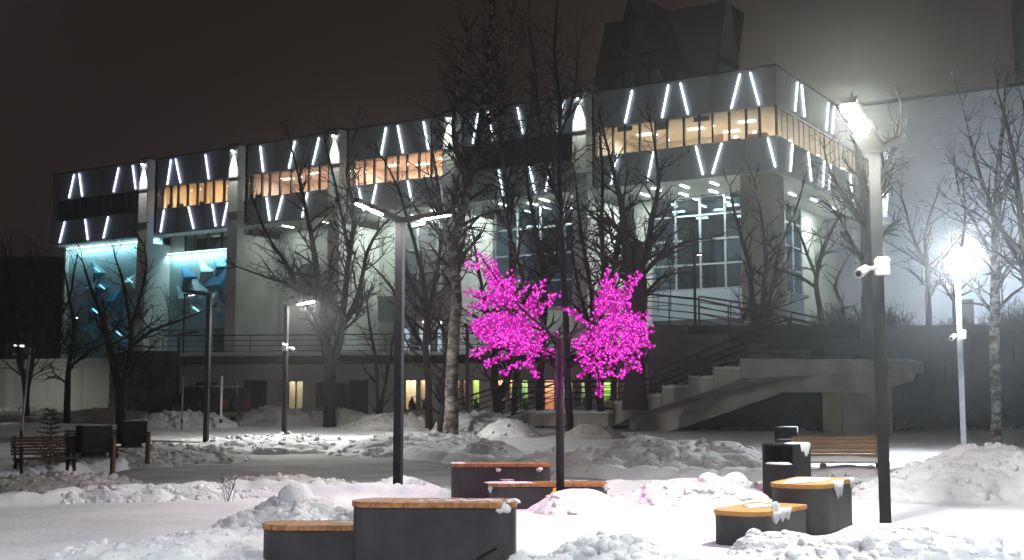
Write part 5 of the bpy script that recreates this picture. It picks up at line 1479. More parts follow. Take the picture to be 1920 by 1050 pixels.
# assumed lamp on the raised ground, added to wash grey block and side wall
def assumed_floodlight(label, x, y, z, tx, ty, tz, watts, col, ang):
    o = thing("assumed_floodlight", label, "assumed_floodlight", (x, y, z), 0, "assumed floodlights at the grey block")
    MB().box(-0.2, 0.2, -0.12, 0.12, 0.0, 0.25).build("housing", M['blackmetal'], o)
    MB().box(-0.03, 0.03, -0.03, 0.03, -0.6, 0.0).build("stake", M['blackmetal'], o)
    spot_light("assumed_flood", watts, col, (0, 0, 0.35), (tx-x, ty-y, tz-z), ang, 1.0, 0.2, o)
w = lambda x, y: K + np.array([math.cos(ROTF)*x-math.sin(ROTF)*y, math.sin(ROTF)*x+math.cos(ROTF)*y, 0])
q = w(8, 14); t_ = w(8, 24)
assumed_floodlight("floodlight added on the raised ground, aimed at the middle of the grey block", q[0], q[1], 5.4, t_[0], t_[1], 9.5, 6500, (0.70, 0.84, 1.0), 120)

# ------------------------------------------------------------------ stakes and car
def stake(label, px, ytop, ybot, Y, mat, lean=0.0, r=0.035):
    a = at(px, ybot, Y); c = at(px+lean, ytop, Y)
    o = thing("snow_stake", label, "marker pole", (a[0], a[1], a[2]), 0, "marker poles in the snow")
    d = c-a
    MB().tube([(0, 0, -0.4), tuple(d*0.12), tuple(d)], r, 8).build("shaft", mat, o, smooth=True)
    MB().tube([tuple(d*0.02), tuple(d*0.10)], r*1.25, 8).build("sleeve", M['blackmetal'], o)
stake("bright white marker pole beside the parked car", 414, 705, 795, 50, M['whiteplastic'], 2, 0.05)
stake("grey marker pole left of the unlit lamp post", 341, 706, 795, 50, M['pale_pole'], 2)
stake("thin grey marker pole at the back of the parked car", 446, 712, 793, 54, M['pale_pole'], -2, 0.03)
stake("leaning pale marker pole at far left behind the bench", 39, 676, 822, 35, M['pale_pole'], 14, 0.035)

def car():
    x, y = at(384, 700, 55.5)[0], 55.5
    o = thing("parked_car", "dark parked off-road car half hidden behind the snow bank", "car", (x, y, 0.45), R(-38))
    L2 = 2.25
    prof = [(-L2,0.45),(-L2,0.95),(-2.0,1.05),(-1.0,1.12),(-0.35,1.70),(0.0,1.76),(1.9,1.74),(2.2,1.25),(L2,1.1),(L2,0.42)]
    MB().prism([(px_, -0.9, pz) for px_, pz in prof], (0, 1.8, 0)).build("body", M['carpaint'], o, bevel=0.07)
    for yy, s in ((-0.905, -1), (0.905, 1)):
        for q in ([(-0.85,1.16),(-0.30,1.62),(0.25,1.64),(0.25,1.16)], [(0.32,1.16),(0.32,1.64),(1.10,1.63),(1.10,1.16)], [(1.18,1.16),(1.18,1.63),(1.75,1.62),(1.98,1.18)]):
            MB().prism([(a, yy, c) for a, c in q], (0, s*0.012, 0)).build("window", M['glassdark'], o)
        for cx in (-1.45, 1.40):
            wh = MB().tube([(cx, yy-s*0.22, 0.36), (cx, yy+s*0.02, 0.36)], 0.37, 20).build("wheel", M['rubber'], o)
            MB().tube([(cx, yy+s*0.021, 0.36), (cx, yy+s*0.035, 0.36)], 0.23, 16).build("rim", M['chrome'], wh)
        MB().tube([(-0.2, s*0.75, 1.80), (1.8, s*0.75, 1.80)], 0.025, 6).build("roof_rail", M['chrome'], o)
        MB().box(-0.75, -0.55, yy+s*0.02 if s > 0 else yy-0.18, yy+0.18 if s > 0 else yy-0.02, 1.1, 1.25).build("mirror", M['carpaint'], o)
        MB().box(2.22, 2.27, s*0.62-0.13, s*0.62+0.13, 0.85, 1.15).build("tail_light", M['taillight'], o)
        MB().box(-2.28, -2.22, s*0.62-0.16, s*0.62+0.16, 0.75, 0.92).build("headlight", M['chrome'], o)
    MB().prism([(2.235, -0.72, 1.22), (2.235, 0.72, 1.22), (1.99, 0.65, 1.66), (1.99, -0.65, 1.66)], (0.012, 0, 0.004)).build("rear_window", M['glassdark'], o)
    MB().box(2.25, 2.31, -0.85, 0.85, 0.42, 0.62).build("bumper", M['chrome'], o, bevel=0.02)
    MB().tube([(2.27, 0, 0.95), (2.44, 0, 0.95)], 0.34, 18).build("spare_wheel", M['rubber'], o)
    snow_strip("snow_cap", o, -0.1, 1.8, -0.75, 0.75, 1.765, 0.03, 22, 40, 20)
car()

# ------------------------------------------------------------------ bare trees
def nrm(v): return v/max(1e-9, np.linalg.norm(v))

class Tree:
    def __init__(s, seed): s.rg = np.random.default_rng(seed); s.main = []; s.fine = []
    def walk(s, p, d, L, r, nseg, wob, trop, out, rend=0.35):
        """one wandering branch; returns its joints"""
        pts = [(p.copy(), d.copy(), r)]
        step = L/nseg
        for i in range(nseg):
            d = nrm(d + s.rg.normal(size=3)*wob + np.array([0, 0, trop]))
            q = p + d*step; r1 = r*(1-(1-rend)/nseg)
            r1 = pts[0][2]*(1-(1-rend)*(i+1)/nseg)
            out.append((p, q, r, r1)); p, r = q, r1
            pts.append((p.copy(), d.copy(), r))
        return pts
    def side(s, d, ang):
        a = np.cross(d, s.rg.normal(size=3)); a = nrm(a)
        return nrm(d*math.cos(ang)+a*math.sin(ang))
    def branch(s, p, d, L, r, lev, prm):
        out = s.main if lev == 0 else s.fine
        nseg = max(2, int(L/prm['seg'][lev]))
        pts = s.walk(p, d, L, r, nseg, prm['wob'][lev], prm['trop'][lev], out)
        if lev >= prm['levels']: return
        n = max(1, int(L*prm['dens'][lev]))
        for i in range(n):
            f = 0.18+0.82*(i+s.rg.random())/n
            k = min(len(pts)-1, int(f*(len(pts)-1)+0.5)); q, dd, rr = pts[k]
            ang = R(s.rg.uniform(*prm['ang']))
            l2 = L*prm['ratio']*(1.08-0.55*f)*s.rg.uniform(0.6, 1.25)
            if l2 < prm['minl']: continue
            s.branch(q, s.side(dd, ang), l2, max(prm['minr'], rr*0.62), lev+1, prm)

def bare_tree(label, Y, stems, seed, lateral=2.2, dens=1.6, birch=False, name="bare_tree", levels=4, start=0.25, trop=0.06, minr=0.0115, ratio=0.55, droop=0.0, ang=(28, 62), spread_y=1.0):
    """stems: polylines of (px, py, radius m) seen at depth Y; branches are grown from them"""
    t = Tree(seed); rg = t.rg
    if 840 < stems[0][0][0] < 1205: dens *= 1.5
    base = at(stems[0][0][0], stems[0][0][1], Y)
    prm = dict(seg=[0.35, 0.28, 0.22, 0.16], wob=[0.17, 0.2, 0.22, 0.25], trop=[trop, trop*0.8-droop*0.3, trop*0.5-droop, -droop], levels=levels-1,
               dens=[3.0, 3.4, 3.6, 0], ang=ang, ratio=ratio, minl=0.12, minr=minr)
    trunk = []
    for si, st in enumerate(stems):
        off = 0.0
        P = []
        if si > 0:
            q0 = at(st[0][0], st[0][1], Y)
            nb = min(trunk, key=lambda g: (g[1][0]-q0[0])**2+(g[1][2]-q0[2])**2)
            off = nb[1][1]-Y
        for i, (px, py, r) in enumerate(st):
            if si > 0: off += rg.normal()*0.25*spread_y*(i > 0)
            P.append((at(px, py, Y+off*(1 if si else 0.3)), r))
        # smooth the polyline
        Q = []
        for i in range(len(P)-1):
            a = P[max(0, i-1)][0]; b_ = P[i][0]; c = P[i+1][0]; d = P[min(len(P)-1, i+2)][0]
            n = max(2, int(np.linalg.norm(c-b_)/0.45))
            for j in range(n):
                u = j/n
                q = 0.5*((2*b_)+(c-a)*u+(2*a-5*b_+4*c-d)*u*u+(-a+3*b_-3*c+d)*u**3)
                Q.append((q+rg.normal(size=3)*0.015*min(1, 4*P[i][1]), P[i][1]+(P[i+1][1]-P[i][1])*u))
        Q.append(P[-1])
        for a, b_ in zip(Q[:-1], Q[1:]): trunk.append((a[0], b_[0], a[1], b_[1]))
        Ltot = sum(np.linalg.norm(b_[0]-a[0]) for a, b_ in zip(Q[:-1], Q[1:]))
        acc = 0.0; f0 = start if si == 0 else 0.08
        nxt = Ltot*f0
        for a, b_ in zip(Q[:-1], Q[1:]):
            sl = np.linalg.norm(b_[0]-a[0]); acc += sl
            while acc >= nxt and nxt < Ltot*0.995:
                f = nxt/Ltot; d = nrm(b_[0]-a[0])
                L = lateral*(1.15-0.75*f)*rg.uniform(0.55, 1.25)
                az = rg.uniform(0, 2*math.pi); out = np.array([math.cos(az), math.sin(az)*0.8, 0.0])
                dd = nrm(d*rg.uniform(0.35, 0.95)+out*rg.uniform(0.6, 1.0))
                t.branch(a[0], dd, L, max(minr*1.3, b_[1]*0.5), 0, prm)
                nxt += rg.uniform(0.3, 0.85)/dens
        # end shoots
        for k in range(3):
            t.branch(Q[-1][0], t.side(nrm(Q[-1][0]-Q[-2][0]), R(rg.uniform(8, 35))), lateral*0.5, max(minr*1.2, Q[-1][1]*0.8), 0, prm)
    o = thing(name, label, "tree", (base[0], base[1], base[2]), 0, "bare winter trees")
    def mk(nm, segs, k, mat):
        if not segs: return
        p0 = np.array([s[0] for s in segs])-base; p1 = np.array([s[1] for s in segs])-base
        d = p1-p0; p1 = p1 + d*0.04
        V, F = tube_arrays(p0, p1, np.array([s[2] for s in segs]), np.array([s[3] for s in segs]), k)
        link(nm, fast_mesh(nm, V, F), mat, o, smooth=True)
    # root the trunk below the snow
    trunk.insert(0, (base-np.array([0, 0, 1.0]), trunk[0][0], trunk[0][2]*1.25, trunk[0][2]))
    mk("trunk", trunk, 10, M['birch'] if birch else M['bark'])
    V = []; F = []; n0 = 0
    for segs, k in ((t.main, 4), (t.fine, 4)):
        if not segs: continue
        p0 = np.array([q[0] for q in segs])-base; p1 = np.array([q[1] for q in segs])-base; p1 = p1+(p1-p0)*0.04
        v, f = tube_arrays(p0, p1, np.array([q[2] for q in segs]), np.array([q[3] for q in segs]), k)
        V.append(v); F.append(f+n0); n0 += len(v)
    if V: link("crown", fast_mesh("crown", np.concatenate(V), np.concatenate(F)), M['twig'], o, smooth=True)
    return o

# left side
bare_tree("bare tree forking low in front of the dark stone wall", 55, [[(226,780,.22),(224,735,.20),(216,700,.17),(205,650,.15),(190,590,.11),(170,540,.07),(155,490,.03)], [(226,735,.15),(238,690,.14),(246,640,.11),(240,580,.08),(228,520,.05),(215,480,.03)],
          [(246,650,.10),(285,620,.08),(340,600,.05),(400,575,.02)], [(243,620,.09),(262,560,.07),(275,500,.05),(270,460,.03)]], 1, 2.0, 1.7)
bare_tree("slender bare tree in front of the pale wall near the spruce", 57, [[(126,776,.16),(127,720,.14),(130,680,.11),(140,620,.09),(130,560,.06),(120,500,.03)], [(130,690,.08),(165,660,.05),(205,640,.02)]], 2, 1.9, 1.6)
bare_tree("dark forked tree at far left in front of the pale wall", 59, [[(50,776,.15),(48,730,.13),(38,680,.10),(30,600,.08),(18,520,.05),(10,470,.03)], [(50,735,.11),(60,690,.09),(64,620,.07),(70,540,.05),(60,480,.03)]], 3, 2.2, 1.6)
bare_tree("dark tree rising behind the pale wall, left of the blue relief", 78, [[(100,700,.16),(95,600,.13),(80,520,.09),(70,470,.04)], [(97,620,.10),(130,560,.07),(140,500,.04)], [(95,590,.09),(40,540,.07),(10,490,.04)]], 4, 2.4, 1.9, start=0.1)
bare_tree("dark tree against the unlit block at the picture's left edge", 80, [[(10,700,.16),(8,600,.13),(15,520,.09),(20,470,.04)], [(9,620,.10),(50,560,.07),(60,500,.04)]], 5, 2.4, 1.9, start=0.1)
# big tree by the barred door
bare_tree("big many-limbed tree with thick trunk by the barred podium door", 52, [[(617,785,.27),(617,730,.25),(618,680,.24),(606,630,.20),(600,560,.16),(590,480,.13),(575,400,.09),(560,330,.06),(545,270,.03)],
          [(620,690,.20),(636,640,.17),(646,560,.14),(655,480,.12),(664,400,.09),(650,320,.07),(665,250,.03)], [(605,640,.13),(570,570,.11),(540,500,.09),(500,440,.06),(480,390,.03)],
          [(640,620,.12),(672,550,.10),(690,470,.08),(720,420,.05),(760,390,.03)], [(600,580,.09),(555,540,.08),(500,520,.05),(445,500,.03)], [(655,480,.09),(640,400,.07),(625,330,.05),(610,270,.03)]], 6, 2.3, 1.75)
bare_tree("slim twin-stemmed young tree right of the barred podium door", 53, [[(712,793,.11),(708,740,.09),(706,680,.08),(695,620,.06),(688,570,.04)], [(712,780,.10),(722,720,.08),(735,650,.06),(742,600,.03)]], 7, 1.5, 1.8)
bare_tree("dark double-trunked tree behind the left lamp post", 49, [[(805,793,.16),(803,720,.14),(798,650,.13),(800,570,.11),(788,500,.09),(770,430,.07),(745,350,.05),(720,300,.03)], [(800,600,.11),(818,520,.09),(830,440,.08),(850,380,.05)], [(798,660,.10),(765,600,.08),(735,540,.06),(700,500,.03)],
          [(808,640,.08),(790,560,.06),(765,520,.05)]], 8, 2.0, 1.7)
bare_tree("tree with a pale snow-edged low fork beside the birch", 47, [[(826,795,.13),(830,760,.12),(824,720,.11),(815,705,.10),(795,690,.06),(778,682,.03)], [(830,765,.11),(838,700,.10),(836,640,.08),(820,600,.06),(790,570,.03)]], 9, 1.5, 1.6)
bare_tree("tall leaning birch with patchy white bark beside the stair foot", 44, [[(845,812,.31),(846,770,.26),(848,700,.235),(852,620,.22),(856,550,.20),(850,480,.19),(858,430,.17),(880,350,.14),(895,280,.15),(905,200,.12),(915,120,.09),(920,40,.06),(925,-40,.03)],
          [(853,500,.13),(838,440,.12),(828,400,.10),(820,340,.07),(810,280,.04)], [(880,350,.10),(850,260,.08),(860,160,.06),(875,60,.04)], [(896,270,.08),(935,190,.06),(955,100,.04),(960,30,.03)]], 10, 2.0, 1.9, birch=True, start=0.30, droop=0.10, ratio=0.58)
bare_tree("dark tree with a crooked Y fork behind the stair railing", 53, [[(935,782,.24),(932,745,.22),(926,715,.18),(928,660,.14),(915,590,.11),(900,520,.08),(890,460,.05),(880,400,.03)], [(937,745,.18),(950,715,.16),(958,670,.13),(950,600,.10),(962,520,.08),(975,450,.05)], [(926,640,.09),(900,600,.07),(870,580,.03)]], 11, 1.9, 1.8)
bare_tree("straight dark tree left of the pink tree pole", 52, [[(1012,790,.19),(1012,720,.17),(1018,640,.15),(1020,540,.13),(1005,440,.10),(990,350,.07),(985,280,.03)], [(1016,600,.10),(985,530,.08),(960,450,.06),(945,380,.03)], [(1020,520,.09),(1045,440,.07),(1060,360,.03)]], 12, 1.9, 1.9)
bare_tree("tall dark tree rising straight behind the pink tree pole", 48, [[(1068,790,.15),(1064,700,.14),(1061,600,.13),(1056,500,.11),(1052,400,.09),(1048,300,.08),(1050,200,.09),(1040,100,.06),(1045,0,.03)], [(1050,380,.09),(1022,300,.07),(1010,200,.05),(1000,90,.03)], [(1048,260,.07),(1075,180,.05),(1085,90,.03)]], 13, 2.0, 2.0, start=0.35, droop=0.10, ratio=0.58)
bare_tree("bare tree standing between the two halves of the pink tree", 51, [[(1108,785,.15),(1102,720,.14),(1108,640,.12),(1110,560,.10),(1095,470,.08),(1085,400,.05),(1080,340,.03)], [(1108,620,.09),(1085,540,.07),(1072,470,.05)]], 14, 1.8, 1.9)
bare_tree("bare tree behind the right half of the pink tree", 50, [[(1126,785,.16),(1125,700,.14),(1128,610,.13),(1132,520,.11),(1128,420,.09),(1130,330,.06),(1125,250,.03)], [(1130,560,.09),(1158,480,.07),(1165,400,.05),(1160,330,.03)]], 15, 1.9, 1.9)
bare_tree("thin tree between the trunks behind the stair at centre", 54, [[(1150,770,.13),(1152,680,.12),(1155,590,.10),(1150,500,.08),(1165,410,.06),(1175,330,.03)], [(1152,560,.07),(1130,470,.05),(1120,400,.03)]], 16, 1.8, 1.9)
bare_tree("tree with a very thick dark trunk right of the pink tree", 46.5, [[(1190,720,.42),(1192,640,.40),(1196,560,.38),(1193,505,.34)], [(1190,515,.20),(1172,460,.17),(1168,400,.13),(1155,340,.09),(1140,280,.05),(1125,220,.03)], [(1197,515,.18),(1215,460,.15),(1222,410,.12),(1235,350,.08),(1230,290,.05),(1220,230,.03)],
          [(1200,520,.12),(1240,480,.09),(1290,452,.06),(1330,448,.03)], [(1205,560,.09),(1240,520,.06),(1275,512,.03)]], 17, 2.0, 1.8, start=0.9)
bare_tree("drooping birch whose crown darkens the sky at centre", 55, [[(965,760,.16),(968,650,.15),(960,520,.13),(955,400,.11),(940,280,.09),(935,160,.06),(930,40,.04),(925,-30,.02)], [(955,380,.08),(985,260,.06),(1000,140,.04),(990,20,.02)], [(945,300,.07),(900,200,.05),(880,100,.03)]], 18, 2.2, 2.0, birch=True, start=0.4, droop=0.14, ratio=0.6)
# right side
bare_tree("many-stemmed bare tree on the raised ground before the beige column", 53.5, [[(1413,690,.20),(1415,620,.18),(1408,540,.13),(1400,480,.10),(1380,410,.07),(1368,350,.03)], [(1417,640,.13),(1430,560,.11),(1436,480,.09),(1425,400,.07),(1415,340,.03)], [(1420,620,.12),(1448,540,.09),(1462,460,.07),(1490,400,.05),(1505,350,.03)], [(1408,560,.08),(1395,600,.05),(1385,560,.03)]], 19, 1.8, 1.7, start=0.4)
bare_tree("crooked tree in front of the bright side wall", 54.5, [[(1542,612,.13),(1536,570,.12),(1530,530,.11),(1542,470,.10),(1560,430,.07),(1580,395,.04),(1600,370,.02)], [(1531,520,.09),(1515,480,.07),(1500,440,.05),(1480,400,.03)], [(1530,540,.07),(1500,520,.05),(1470,510,.03)]], 20, 1.6, 1.7, start=0.4)
bare_tree("small curved tree low before the bright side wall", 55, [[(1580,612,.09),(1580,575,.08),(1565,540,.07),(1575,510,.05),(1590,480,.03)], [(1580,580,.06),(1600,575,.05),(1612,600,.03)]], 21, 1.3, 1.8, start=0.2)
bare_tree("thick dark tree rising just behind the right lamp post", 50, [[(1632,640,.36),(1630,560,.33),(1628,470,.30),(1622,380,.24),(1610,300,.16),(1600,220,.08)], [(1626,430,.15),(1590,380,.11),(1560,330,.07),(1545,280,.03)], [(1626,400,.15),(1655,330,.11),(1680,260,.07),(1690,200,.03)], [(1628,500,.10),(1600,460,.08),(1575,410,.05)]], 22, 2.2, 1.7, start=0.4)
bare_tree("pale-barked birch standing at the right beyond the bank", 38, [[(1868,822,.17),(1868,740,.16),(1865,650,.16),(1866,560,.15),(1866,470,.13),(1868,400,.12),(1870,330,.09),(1880,240,.06),(1885,160,.03)], [(1868,410,.09),(1840,340,.07),(1820,260,.05),(1800,180,.03)], [(1868,390,.08),(1895,330,.06),(1910,260,.03)],
          [(1866,500,.07),(1830,420,.06),(1800,370,.04),(1790,300,.02)], [(1866,560,.06),(1890,500,.05),(1925,450,.03)]], 23, 1.7, 1.7, birch=True, start=0.35)
bare_tree("dark tree cut off by the right picture edge", 36, [[(1945,800,.20),(1940,650,.18),(1930,520,.15),(1915,420,.11),(1905,330,.08),(1890,240,.05),(1870,170,.03)], [(1930,520,.10),(1900,470,.08),(1875,420,.05)], [(1925,470,.10),(1940,380,.08),(1930,280,.05),(1920,200,.03)]], 24, 1.9, 1.8, start=0.3)
bare_tree("hazy bare tree against the grey block between the two right lamps", 56, [[(1742,640,.15),(1740,560,.13),(1738,500,.12),(1735,450,.09),(1745,400,.06),(1760,360,.03)], [(1738,500,.09),(1710,440,.07),(1700,400,.05),(1690,370,.03)], [(1740,520,.08),(1780,470,.06),(1810,430,.03)]], 25, 2.0, 1.7, start=0.3)
bare_tree("faint leafless tree behind the round-glare lamp post", 57, [[(1795,650,.13),(1790,560,.12),(1800,480,.09),(1810,400,.06),(1805,340,.03)], [(1792,570,.08),(1760,520,.06),(1735,490,.03)]], 26, 2.0, 1.6, start=0.3)

# spruce and sprigs
def spruce(label, px, Y, ztop, zbase):
    p = at(px, 800, Y)
    o = thing("spruce_sapling", label, "tree", (p[0], Y, zbase), 0)
    H = ztop-zbase
    MB().tube([(0, 0, -0.1), (0.02, 0, H*0.5), (0, 0, H)], [0.025, 0.018, 0.006], 6).build("trunk", M['bark'], o)
    rg = np.random.default_rng(3); P0 = []; P1 = []; r0 = []; r1 = []
    z = 0.1
    while z < H:
        n = 6; Lb = 0.42*(1-z/H)**0.8+0.05
        for k in range(n):
            az = 2*math.pi*(k+rg.random()*0.6)/n; d = np.array([math.cos(az), math.sin(az), 0.25]); L = Lb*rg.uniform(0.7, 1.15)
            a = np.array([0, 0, z]); c = a+d*L
            P0.append(a); P1.append(c); r0.append(0.008); r1.append(0.004)
            m = int(L/0.02)
            for j in range(m):
                q = a+(c-a)*(j+1)/m
                for sgn in (-1, 1):
                    e = nrm(d*0.8+sgn*np.array([-math.sin(az), math.cos(az), 0])*0.8+rg.normal(size=3)*0.35)
                    P0.append(q); P1.append(q+e*rg.uniform(0.05, 0.09)); r0.append(0.006); r1.append(0.002)
        z += 0.11
    V, F = tube_arrays(np.array(P0), np.array(P1), np.array(r0), np.array(r1), 3)
    link("needles", fast_mesh("needles", V, F), M['needle'], o)
spruce("little dark green spruce sapling behind the left benches", 95, 28.5, 1.45, 0.15)

def sprig(label, x, y, seed, mat, h, n=5, green=True):
    rg = np.random.default_rng(seed); z = G(x, y)
    o = thing("sprig" if green else "dry_weed", label, "plant", (x, y, z), 0)
    st = MB(); P0 = []; P1 = []
    for k in range(n):
        az = rg.uniform(0, 6.28); d = nrm(np.array([math.cos(az)*0.35, math.sin(az)*0.35, 1]))
        p = np.array([rg.normal()*0.03, rg.normal()*0.03, -0.1]); L = h*rg.uniform(0.6, 1.1)
        q = p+d*L
        P0.append(p); P1.append(q)
        for j in range(14 if green else 4):
            f = 0.4+0.6*j/14 if green else 0.4+0.15*j
            a = p+(q-p)*f; e = nrm(rg.normal(size=3)*0.7+d*(1.0 if green else 1.6))
            P0.append(a); P1.append(a+e*(0.06 if green else h*0.25))
    P0 = np.array(P0); P1 = np.array(P1)
    V, F = tube_arrays(P0, P1, np.full(len(P0), 0.006 if green else 0.0028), np.full(len(P0), 0.003 if green else 0.0018), 4)
    link("stems", fast_mesh("stems", V, F), mat, o)
sprig("two green fir sprigs poking from the snow before the wooden bench", at(1588, 890, 22)[0], 21.4, 5, M['needle'], 0.36, 4)
sprig("small green sprig poking from the snow next to the litter bin", at(1538, 893, 20.5)[0], 20.4, 6, M['needle'], 0.30, 3)
sprig("dry brown weed stalks standing in the bright snow at left", at(420, 935, 19)[0], 19.2, 7, M['twig'], 0.50, 9, False)

# ------------------------------------------------------------------ the pink light tree
def light_tree():
    Y = 18.3
    p = at(1050, 800, Y)
    bx, by = p[0], Y
    o = thing("pink_light_tree", "artificial tree on a dark pole with two crowns of pink lights", "light tree", (bx, by, 0), 0)
    ztop = at(1050, 638, Y)[2]
    rg = np.random.default_rng(12)
    MB().tube([(0, 0, -0.2), (0, 0, ztop)], 0.062, 20).build("pole", M['anthracite'], o, smooth=True)
    MB().tube([(0, 0, ztop-0.01), (0, 0, ztop+0.03)], [0.068, 0.05], 20).build("pole_cap", M['blackmetal'], o)
    def Z(x, y, dy=0.0):
        q = at(840+x/2.624, 440+y/2.624, Y+dy); return q-np.array([bx, by, 0])
    arms = [[(548,525),(480,465),(400,400),(330,330),(255,240),(170,120)],[(546,665),(490,620),(430,570),(330,560),(220,480)],[(556,530),(620,485),(690,440),(770,380),(860,280)],[(558,695),(600,655),(650,610),(740,560),(860,540)],
            [(546,600),(480,570),(400,540)],[(558,610),(640,560),(720,500)],[(330,400),(230,330),(120,300)],[(546,560),(470,450),(430,380),(460,270)],[(740,570),(860,620),(940,650)],[(700,600),(740,680),(745,770)],[(760,520),(880,470),(980,440)]]
    b = MB()
    dys = [-0.3, 0.35, 0.3, -0.35, 0.5, 0.0, 0.2, 0.1, -0.2, 0.1, 0.4]
    for A, dy in zip(arms, dys):
        n = len(A)
        pts = [Z(x, y, dy*i/(n-1)) for i, (x, y) in enumerate(A)]
        MB().tube(pts, list(np.linspace(0.028, 0.010, n)), 7).build("arm", M['blackmetal'], o, smooth=True)
    tw = [[(330,330),(230,210),(150,90)],[(270,260),(210,120)],[(300,300),(180,170),(85,140)],[(330,330),(200,300),(85,285)],[(340,340),(220,340),(105,360)],[(310,290),(310,190)],[(345,330),(385,250)],
          [(385,370),(430,260)],[(420,380),(470,240)],[(430,410),(480,340),(540,290)],[(340,340),(380,400),(440,410)],[(440,520),(280,480),(110,460)],[(430,560),(300,480),(150,420)],[(400,500),(220,400),(120,440)],
          [(430,580),(250,540),(110,590)],[(400,560),(280,600),(180,640)],[(430,590),(330,650),(270,690)],[(400,620),(440,705)],[(440,560),(530,590)],[(450,490),(530,500)],[(460,440),(380,440)],[(260,240),(180,210)],[(280,300),(330,220)],
          [(690,440),(620,390),(565,360)],[(740,400),(760,290),(785,170)],[(770,380),(800,240),(835,200)],[(800,380),(860,280),(910,200)],[(830,380),(900,280),(940,195)],[(720,420),(740,310)],[(780,330),(820,260)],
          [(840,430),(920,390),(985,405)],[(850,480),(950,460),(1010,470)],[(850,520),(950,540),(1015,550)],[(850,560),(960,590)],[(850,600),(930,640),(950,670)],[(760,690),(850,690),(930,630)],[(700,560),(640,620)],[(690,480),(620,540)],
          [(640,560),(680,650),(760,700)],[(700,640),(650,700)],[(740,640),(740,700),(745,795)],[(820,460),(830,340)],[(880,440),(880,330)],[(700,480),(790,440)],[(760,600),(700,520)],[(900,500),(960,420)],[(870,560),(800,640)]]
    pos = []
    for T in tw:
        dy0 = rg.uniform(-0.5, 0.5); dy1 = dy0+rg.uniform(-0.35, 0.35)
        P = [Z(x, y, dy0+(dy1-dy0)*i/(len(T)-1)) for i, (x, y) in enumerate(T)]
        MB().tube(P, list(np.linspace(0.008, 0.004, len(P))), 4).build("twig", M['blackmetal'], o)
        for a, c in zip(P[:-1], P[1:]):
            L = np.linalg.norm(c-a); m = max(2, int(L/0.0115))
            for j in range(m):
                pos.append(a+(c-a)*(j+rg.random())/m+rg.normal(size=3)*np.array([0.030, 0.06, 0.030]))
    for (cx, cy, rx, ry, n) in [(265,460,140,80,560),(400,520,70,60,110),(260,270,70,60,130),(850,490,135,102,600),(720,560,90,90,190),(800,320,60,75,130),(200,330,90,40,40)]:
        for k in range(n):
            a = rg.uniform(0, 6.283); q = math.sqrt(rg.random())
            pos.append(Z(cx+rx*q*math.cos(a), cy+ry*q*math.sin(a), rg.uniform(-0.6, 0.6)))
    pos = np.array(pos)
    # one blossom: five petals and a bright core
    def blossom(seed):
        r2 = np.random.default_rng(seed); V = []; F = []; mi = []
        for k in range(5):
            a = 2*math.pi*k/5; w_ = 0.5
            V += [(0, 0, 0), (0.023*math.cos(a-w_), 0.004, 0.023*math.sin(a-w_)), (0.028*math.cos(a), -0.012, 0.028*math.sin(a)), (0.023*math.cos(a+w_), 0.004, 0.023*math.sin(a+w_))]
            F.append((4*k, 4*k+1, 4*k+2, 4*k+3)); mi.append(0)
        c0 = len(V); r = 0.011; cy = -0.012
        V += [(r, cy, 0), (-r, cy, 0), (0, cy, r), (0, cy, -r), (0, cy-r, 0), (0, cy+r, 0)]
        for a, b_, c in ((0,2,4),(2,1,4),(1,3,4),(3,0,4),(2,0,5),(1,2,5),(3,1,5),(0,3,5)):
            F.append((c0+a, c0+b_, c0+c)); mi.append(1)
        return np.array(V), F, mi
    BV, BF, BM_ = blossom(1)
    order = np.argsort(pos[:, 1]); pos = pos[order]
    me = bpy.data.meshes.new("blossom"); me.from_pydata([tuple(v) for v in BV], [], BF)
    me.materials.append(M['petal']); me.materials.append(M['core'])
    for i, m in enumerate(BM_): me.polygons[i].material_index = m
    med = me.copy(); med.name = "blossom"; med.materials[0] = M['petaldim']; med.materials[1] = M['coredim']
    rots = rg.uniform(-0.9, 0.9, (len(pos), 3)); dim = rg.random(len(pos)) < 0.42
    for i in range(min(300, len(pos))):
        ob = bpy.data.objects.new("blossom", med if dim[i] else me); ob.location = pos[i]; ob.rotation_euler = tuple(rots[i]); COL.objects.link(ob); ob.parent = o
        s_ = rg.uniform(0.8, 1.15); ob.scale = (s_, s_, s_)
    V = []; F = []; mm = []
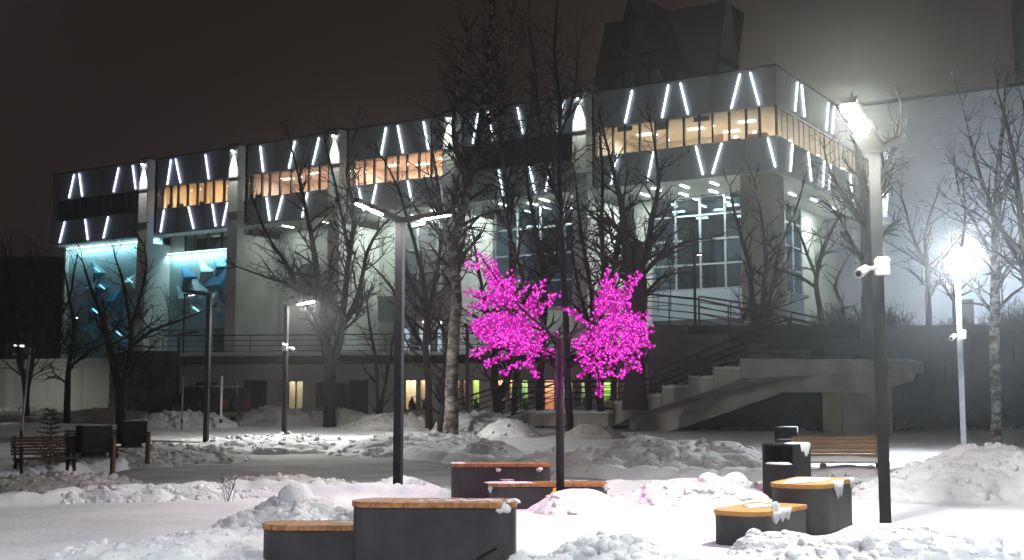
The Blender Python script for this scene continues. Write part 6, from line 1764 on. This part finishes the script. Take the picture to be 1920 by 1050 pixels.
    for i in range(300, len(pos)):
        mat = Matrix.Rotation(rots[i][2], 3, 'Z') @ Matrix.Rotation(rots[i][1], 3, 'Y') @ Matrix.Rotation(rots[i][0], 3, 'X')
        W = BV @ np.array(mat).T*rg.uniform(0.8, 1.15)+pos[i]; b0 = len(V)
        V += [tuple(v) for v in W]; F += [tuple(b0+q for q in f) for f in BF]; mm += [q+2*int(dim[i]) for q in BM_]
    me2 = bpy.data.meshes.new("blossoms"); me2.from_pydata(V, [], F)
    me2.materials.append(M['petal']); me2.materials.append(M['core']); me2.materials.append(M['petaldim']); me2.materials.append(M['coredim']); me2.polygons.foreach_set("material_index", np.array(mm, dtype=np.int32))
    ob = link("blossoms", me2, None, o); ob['kind'] = 'stuff'
    for (x, y) in ((230,330),(290,520),(800,380),(850,560)):  # point lights added among the blossoms to strengthen their pink spill
        q = Z(x, y, -0.2)
        l = bpy.data.lights.new("pink_glow", 'POINT'); l.energy = 44; l.color = (1.0, 0.05, 0.62); l.shadow_soft_size = 0.02
        lo = bpy.data.objects.new("pink_glow", l); lo.location = q; COL.objects.link(lo); lo.parent = o
    # torn yellow tape round the foot
    for (dx, dz, s_) in ((-0.14, 0.30, 1), (0.14, 0.16, 2)):
        b = MB(); n = 8
        for j in range(n+1):
            t = j/n
            b.v += [(dx+0.03*math.sin(t*5+s_), -0.50-0.03*t-0.05*(s_ == 1)*(-6), dz-0.14*t), (dx+0.045+0.03*math.sin(t*4+s_), -0.49-0.04*t-0.05*(s_ == 1)*(-6), dz-0.13*t+0.01)]
        b.f = [(2*j, 2*j+1, 2*j+3, 2*j+2) for j in range(n)]
        b.build("yellow_tape", M['yellow'], o)
    return len(pos)
N_BLOSSOM = light_tree()

# ------------------------------------------------------------------ night mist
if HAZE_DENSITY > 0:
    hz = MB().box(-75, 90, -5, 150, -1.5, 42).build("haze", None)
    m = bpy.data.materials.new("night_mist"); m.use_nodes = True
    nt = m.node_tree; nt.nodes.clear()
    out = nt.nodes.new("ShaderNodeOutputMaterial"); pv = nt.nodes.new("ShaderNodeVolumePrincipled")
    pv.inputs["Color"].default_value = (0.92, 0.95, 0.97, 1); pv.inputs["Density"].default_value = HAZE_DENSITY; pv.inputs["Anisotropy"].default_value = 0.88
    nt.links.new(pv.outputs[0], out.inputs["Volume"])
    hz.data.materials.append(m)
    tag(hz, "thin night mist over the whole square", None, kind='stuff')
